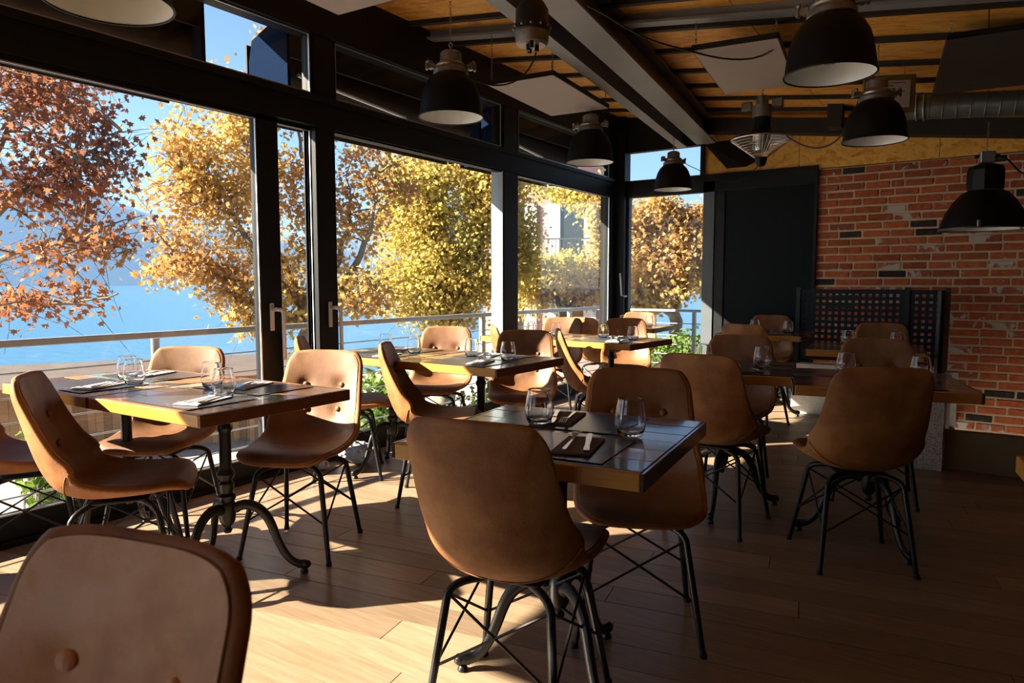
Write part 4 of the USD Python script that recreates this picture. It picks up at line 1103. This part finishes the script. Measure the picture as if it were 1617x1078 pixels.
def leaves(P, size, r, simple=False):
    """Lobed leaves at the points P, joined into one mesh; every leaf is an island of its own."""
    L, LF = (LEAF4, LEAF4_F) if simple else (LEAF, LEAF_F)
    n = len(P); s = size * r.uniform(.6, 1.25, n)
    a = r.normal(size=(n, 3)); a /= np.linalg.norm(a, axis=1, keepdims=True)
    a[:, 2] -= .5; a /= np.linalg.norm(a, axis=1, keepdims=True)
    b = np.cross(a, r.normal(size=(n, 3))); b /= np.linalg.norm(b, axis=1, keepdims=True); c = np.cross(a, b)
    curl = r.uniform(-.25, .25, n)
    V = P[:, None] + s[:, None, None] * (L[None, :, :1] * b[:, None] + L[None, :, 1:] * a[:, None] + (curl[:, None] * (L[None, :, 0] ** 2 * 1.6))[..., None] * c[:, None])
    F = (LF[None] + (np.arange(n) * len(L))[:, None, None]).reshape(-1, 3)
    return V.reshape(-1, 3), F, len(L), len(LF)


def tree(label, base, trunk_top, limbs, clusters, leaf_mat_, n_leaves, size, seed, trunk_r=.28, big=0, simple=False, twigs=1.0):
    """limbs: polylines from the trunk; clusters: ellipsoids (centre, radii, share) that hold the foliage."""
    r = np.random.default_rng(seed)
    t = thing('plane_tree', label, 'tree', (0, 0, 0), 0, 'autumn plane trees by the lake')
    base, top = np.array(base, float), np.array(trunk_top, float)
    pts = np.linspace(base, top, 8); pts[1:-1] += r.normal(0, .05, (6, 3))
    obj('trunk', tube(pts, np.linspace(trunk_r, trunk_r * .62, 8), 12), M['bark'], t)
    tips = []
    for lb in limbs:
        q = spline(lb, 16); q += r.normal(0, .04, q.shape) * np.linspace(0, 1, 16)[:, None]
        rad = np.linspace(trunk_r * .36, .009, 16)
        obj('branch', tube(q, rad, 8), M['bark'], t)
        tips.append(q)
    tw = []; LP = []; anchor = []
    allq = np.vstack(tips + [pts[-2:]])
    shares = np.array([c[2] for c in clusters]); shares = shares / shares.sum()
    for (c, rad, sh_), frac in zip(clusters, shares):
        c, rad = np.array(c, float), np.array(rad, float)
        nt = max(4, int(150 * frac * twigs * math.sqrt(n_leaves / 6000)))
        v = r.normal(size=(nt, 3)); v /= np.linalg.norm(v, axis=1, keepdims=True)
        ends = c + v * rad * (r.random((nt, 1)) ** .45)
        nl = int(n_leaves * frac / nt) + 1
        for e in ends:
            s0 = allq[np.argsort(np.linalg.norm(allq - e, axis=1))[r.integers(0, 4)]]
            midp = (s0 + e) / 2 + r.normal(0, .10, 3) * np.linalg.norm(e - s0) * .5; midp[2] += .06 * np.linalg.norm(e - s0)
            path = spline([s0, midp, e], 7)
            tw.append(tube(path, np.linspace(.017, .004, 7), 4, False))
            for _ in range(3):
                k_ = r.integers(2, 6); off = r.normal(0, .30, 3)
                tw.append(tube([path[k_], path[k_] + off * .5 + r.normal(0, .03, 3), path[k_] + off], [.006, .004, .0022], 3, False))
            f = r.random(nl) ** .55
            i0 = np.clip((f * 6).astype(int), 0, 5); fr = f * 6 - i0
            base_p = path[i0] * (1 - fr[:, None]) + path[i0 + 1] * fr[:, None]
            LP.append(base_p + r.normal(0, .17, (nl, 3)) * np.clip(rad / .9, .5, 1.3))
    obj('twigs', cat(*tw), M['bark'], t, smooth=True, kind='stuff')
    P = np.vstack(LP); r.shuffle(P)
    if big:
        P = P[np.argsort(np.linalg.norm(P - np.array(EYE), axis=1))]
    V, F, nvl, nfl = leaves(P, size, r, simple)
    for i in range(big):
        obj('leaf', (V[i * nvl:(i + 1) * nvl], F[:nfl]), leaf_mat_, t, smooth=False)
    V2, F2 = V[big * nvl:], F[big * nfl:] - big * nvl
    obj('foliage', (V2, F2), leaf_mat_, t, smooth=False, kind='stuff')
    return t


def P3(px, py, dist):
    """A world point seen from the room: bearing px, elevation py (pixels of the survey photograph), at a distance."""
    v = _F + (px - 808.5) / 1103 * _R - (py - 539) / 1103 * _U
    return np.array(EYE) + v * dist


tree('rust-red plane tree at the far left, twigs reaching over the lake', P3(-130, 760, 8.6), P3(-60, 400, 8.4),
     [[P3(-75, 430, 8.4), P3(0, 330, 8.2), P3(80, 270, 8.1), P3(190, 210, 8.0)], [P3(-65, 400, 8.4), P3(-10, 250, 8.2), P3(40, 130, 8.0), P3(70, 20, 7.9)], [P3(-75, 440, 8.4), P3(20, 400, 8.0), P3(110, 380, 7.9), P3(200, 390, 7.9)],
      [P3(-80, 480, 8.4), P3(10, 480, 7.9), P3(90, 480, 7.7), P3(185, 455, 7.6)], [P3(-70, 410, 8.4), P3(-90, 250, 8.0), P3(-120, 100, 7.8)], [P3(-75, 420, 8.4), P3(20, 310, 9.0), P3(110, 180, 9.2), P3(150, 90, 9.3)]],
     [(P3(60, 190, 8.2), (1.15, 1.0, .95), 1.0), (P3(-20, 120, 8.0), (1.0, 1.0, .9), .8), (P3(140, 250, 8.1), (.60, .7, .60), .45), (P3(30, 330, 8.0), (.9, .9, .55), .50), (P3(120, 400, 7.9), (.75, .8, .42), .30), (P3(40, 470, 7.8), (.85, .8, .36), .36), (P3(170, 330, 7.9), (.40, .5, .35), .12), (P3(-60, 300, 8.2), (.9, .9, 1.3), .5), (P3(130, 130, 8.6), (.55, .7, .5), .3)],
     M['leaf_rust'], 5600, .080, 21, .13, big=290)
tree('golden plane tree in the middle of the front windows', P3(492, 620, 12.5), P3(485, 470, 12.5),
     [[P3(487, 490, 12.5), P3(430, 430, 12.3), P3(350, 330, 12.0), P3(270, 260, 11.8)], [P3(487, 490, 12.5), P3(440, 400, 12.8), P3(400, 280, 12.9), P3(380, 190, 13)], [P3(486, 480, 12.5), P3(500, 380, 12.6), P3(480, 260, 12.8), P3(455, 130, 13)], [P3(488, 500, 12.5), P3(400, 480, 12), P3(330, 420, 11.8), P3(270, 400, 11.7)],
      [P3(487, 490, 12.5), P3(560, 420, 12.4), P3(590, 330, 12.4), P3(570, 230, 12.6)], [P3(487, 490, 12.5), P3(545, 380, 13), P3(555, 280, 13.2)]],
     [(P3(330, 230, 12.2), (1.0, 1.0, .8), .8), (P3(380, 180, 12.6), (.9, .9, .75), .6), (P3(300, 330, 12), (.85, .9, .7), .7), (P3(380, 310, 12.2), (.9, .9, .9), .7), (P3(290, 430, 11.9), (.7, .8, .45), .35), (P3(360, 440, 12), (.8, .8, .7), .6), (P3(400, 520, 11.9), (.7, .8, .35), .35), (P3(455, 450, 12.3), (.7, .8, .8), .5), (P3(450, 320, 12.8), (.8, .9, 1.0), .6), (P3(440, 170, 13), (.6, .8, .6), .35), (P3(430, 90, 13), (.28, .4, .8), .34),
      (P3(560, 480, 12), (.9, .9, .5), .5), (P3(600, 280, 12.8), (.9, .9, .8), .5), (P3(540, 220, 13), (.6, .7, .5), .14), (P3(560, 370, 12.9), (.8, .8, .7), .25)],
     M['leaf_gold'], 15500, .092, 22, .24)
tree('yellow-green plane tree filling the wide middle window', P3(700, 640, 16), P3(715, 470, 16),
     [[P3(714, 480, 16), P3(690, 380, 16), P3(660, 270, 15.8)], [P3(714, 480, 16), P3(760, 380, 16), P3(770, 280, 15.8)], [P3(714, 480, 16), P3(780, 440, 16), P3(830, 400, 16)]],
     [(P3(690, 290, 15.8), (1.5, 1.4, 1.2), 1.0), (P3(750, 330, 16), (1.2, 1.2, 1.2), .8), (P3(660, 400, 15.6), (1.4, 1.3, .9), .9), (P3(750, 430, 15.8), (1.2, 1.2, .8), .7), (P3(620, 460, 15), (1.1, 1.0, .6), .5), (P3(700, 500, 15.4), (1.1, 1.0, .5), .45), (P3(640, 320, 15.5), (1.0, 1.0, .9), .5), (P3(830, 350, 16.2), (.35, .8, 1.7), .5)],
     M['leaf_green'], 38000, .088, 23, .26)
tree('green and amber plane tree below the pink house', P3(900, 640, 18.5), P3(890, 500, 18.5),
     [[P3(890, 500, 18.5), P3(860, 440, 18.3), P3(840, 420, 18)], [P3(890, 500, 18.5), P3(930, 430, 18.5), P3(950, 330, 18.5)], [P3(890, 500, 18.5), P3(890, 440, 18.2)]],
     [(P3(880, 430, 18.3), (1.35, 1.2, .62), .9), (P3(930, 445, 18.6), (.9, 1.0, .6), .5), (P3(958, 350, 18.6), (.35, .8, 1.5), .35), (P3(890, 292, 19.5), (1.4, .7, .32), .4), (P3(825, 440, 18), (.5, .8, 1.0), .4)],
     M['leaf_green'], 18000, .12, 24, .24, simple=True)
tree('amber plane tree behind the back window', P3(1066, 600, 15), P3(1062, 490, 15),
     [[P3(1062, 495, 15), P3(1030, 430, 15), P3(1000, 360, 15)], [P3(1062, 495, 15), P3(1060, 400, 15), P3(1050, 320, 15)], [P3(1062, 495, 15), P3(1095, 420, 15), P3(1120, 350, 15)], [P3(1063, 500, 15), P3(1010, 480, 14.6), P3(985, 485, 14.5)]],
     [(P3(1020, 380, 15), (.85, .9, 1.0), .9), (P3(1075, 400, 15), (.8, .9, .9), .8), (P3(1110, 360, 15.3), (.6, .8, .6), .5), (P3(1040, 450, 14.8), (.9, .9, .45), .5), (P3(1000, 440, 15), (.5, .7, .9), .4), (P3(1150, 430, 15.5), (.9, .9, .9), .5), (P3(1040, 335, 15), (.5, .6, .45), .3)],
     M['leaf_amber'], 20000, .10, 25, .2)


def bush(label, c, rad, n, size, seed, ml='leaf_bush'):
    r = np.random.default_rng(seed); t = thing('shrub', label, 'shrub', (0, 0, 0), 0)
    c, rad = np.array(c, float), np.array(rad, float)
    v = r.normal(size=(n, 3)); v /= np.linalg.norm(v, axis=1, keepdims=True)
    P = c + v * rad * r.random((n, 1)) ** .4 * (1 + .3 * np.sin(v[:, :1] * 9) * np.cos(v[:, 1:2] * 7))
    foot = np.array([c[0], c[1], min(c[2] - rad[2], GZ if c[2] < -1.2 else c[2] - rad[2] - 1)])
    obj('stems', cat(*[tube([foot + r.normal(0, .06, 3) * (1, 1, 0), (foot + e) / 2 + r.normal(0, .1, 3), e], [.02, .012, .005], 4, False) for e in P[::max(1, n // 40)]]), M['bark'], t, smooth=True, kind='stuff')
    V, F, _, _ = leaves(P, size, r, True)
    obj('foliage', (V, F), M[ml], t, smooth=False, kind='stuff')


bush('tall shrub outside between the middle table pedestals', P3(602, 640, 11.5), (.55, .55, .8), 1100, .12, 31)
bush('low green shrub seen through the window right of the middle table', P3(800, 640, 12.5), (.8, .8, .5), 1200, .12, 32)
bush('yellow-green shrubs behind the cables of the back railing', P3(1085, 560, 12.0), (.75, .6, .42), 1500, .085, 33)
bush('thin leafy shrub at the left of the back window', P3(1035, 565, 12.4), (.42, .5, .4), 700, .085, 34)
bush('small green plant at the foot of the window at the lower left', P3(75, 740, 9.5), (.35, .35, .5), 600, .11, 35)
bush('bright green plant behind the timber at the lower left', P3(68, 690, 11.0), (.3, .3, .2), 300, .1, 36)
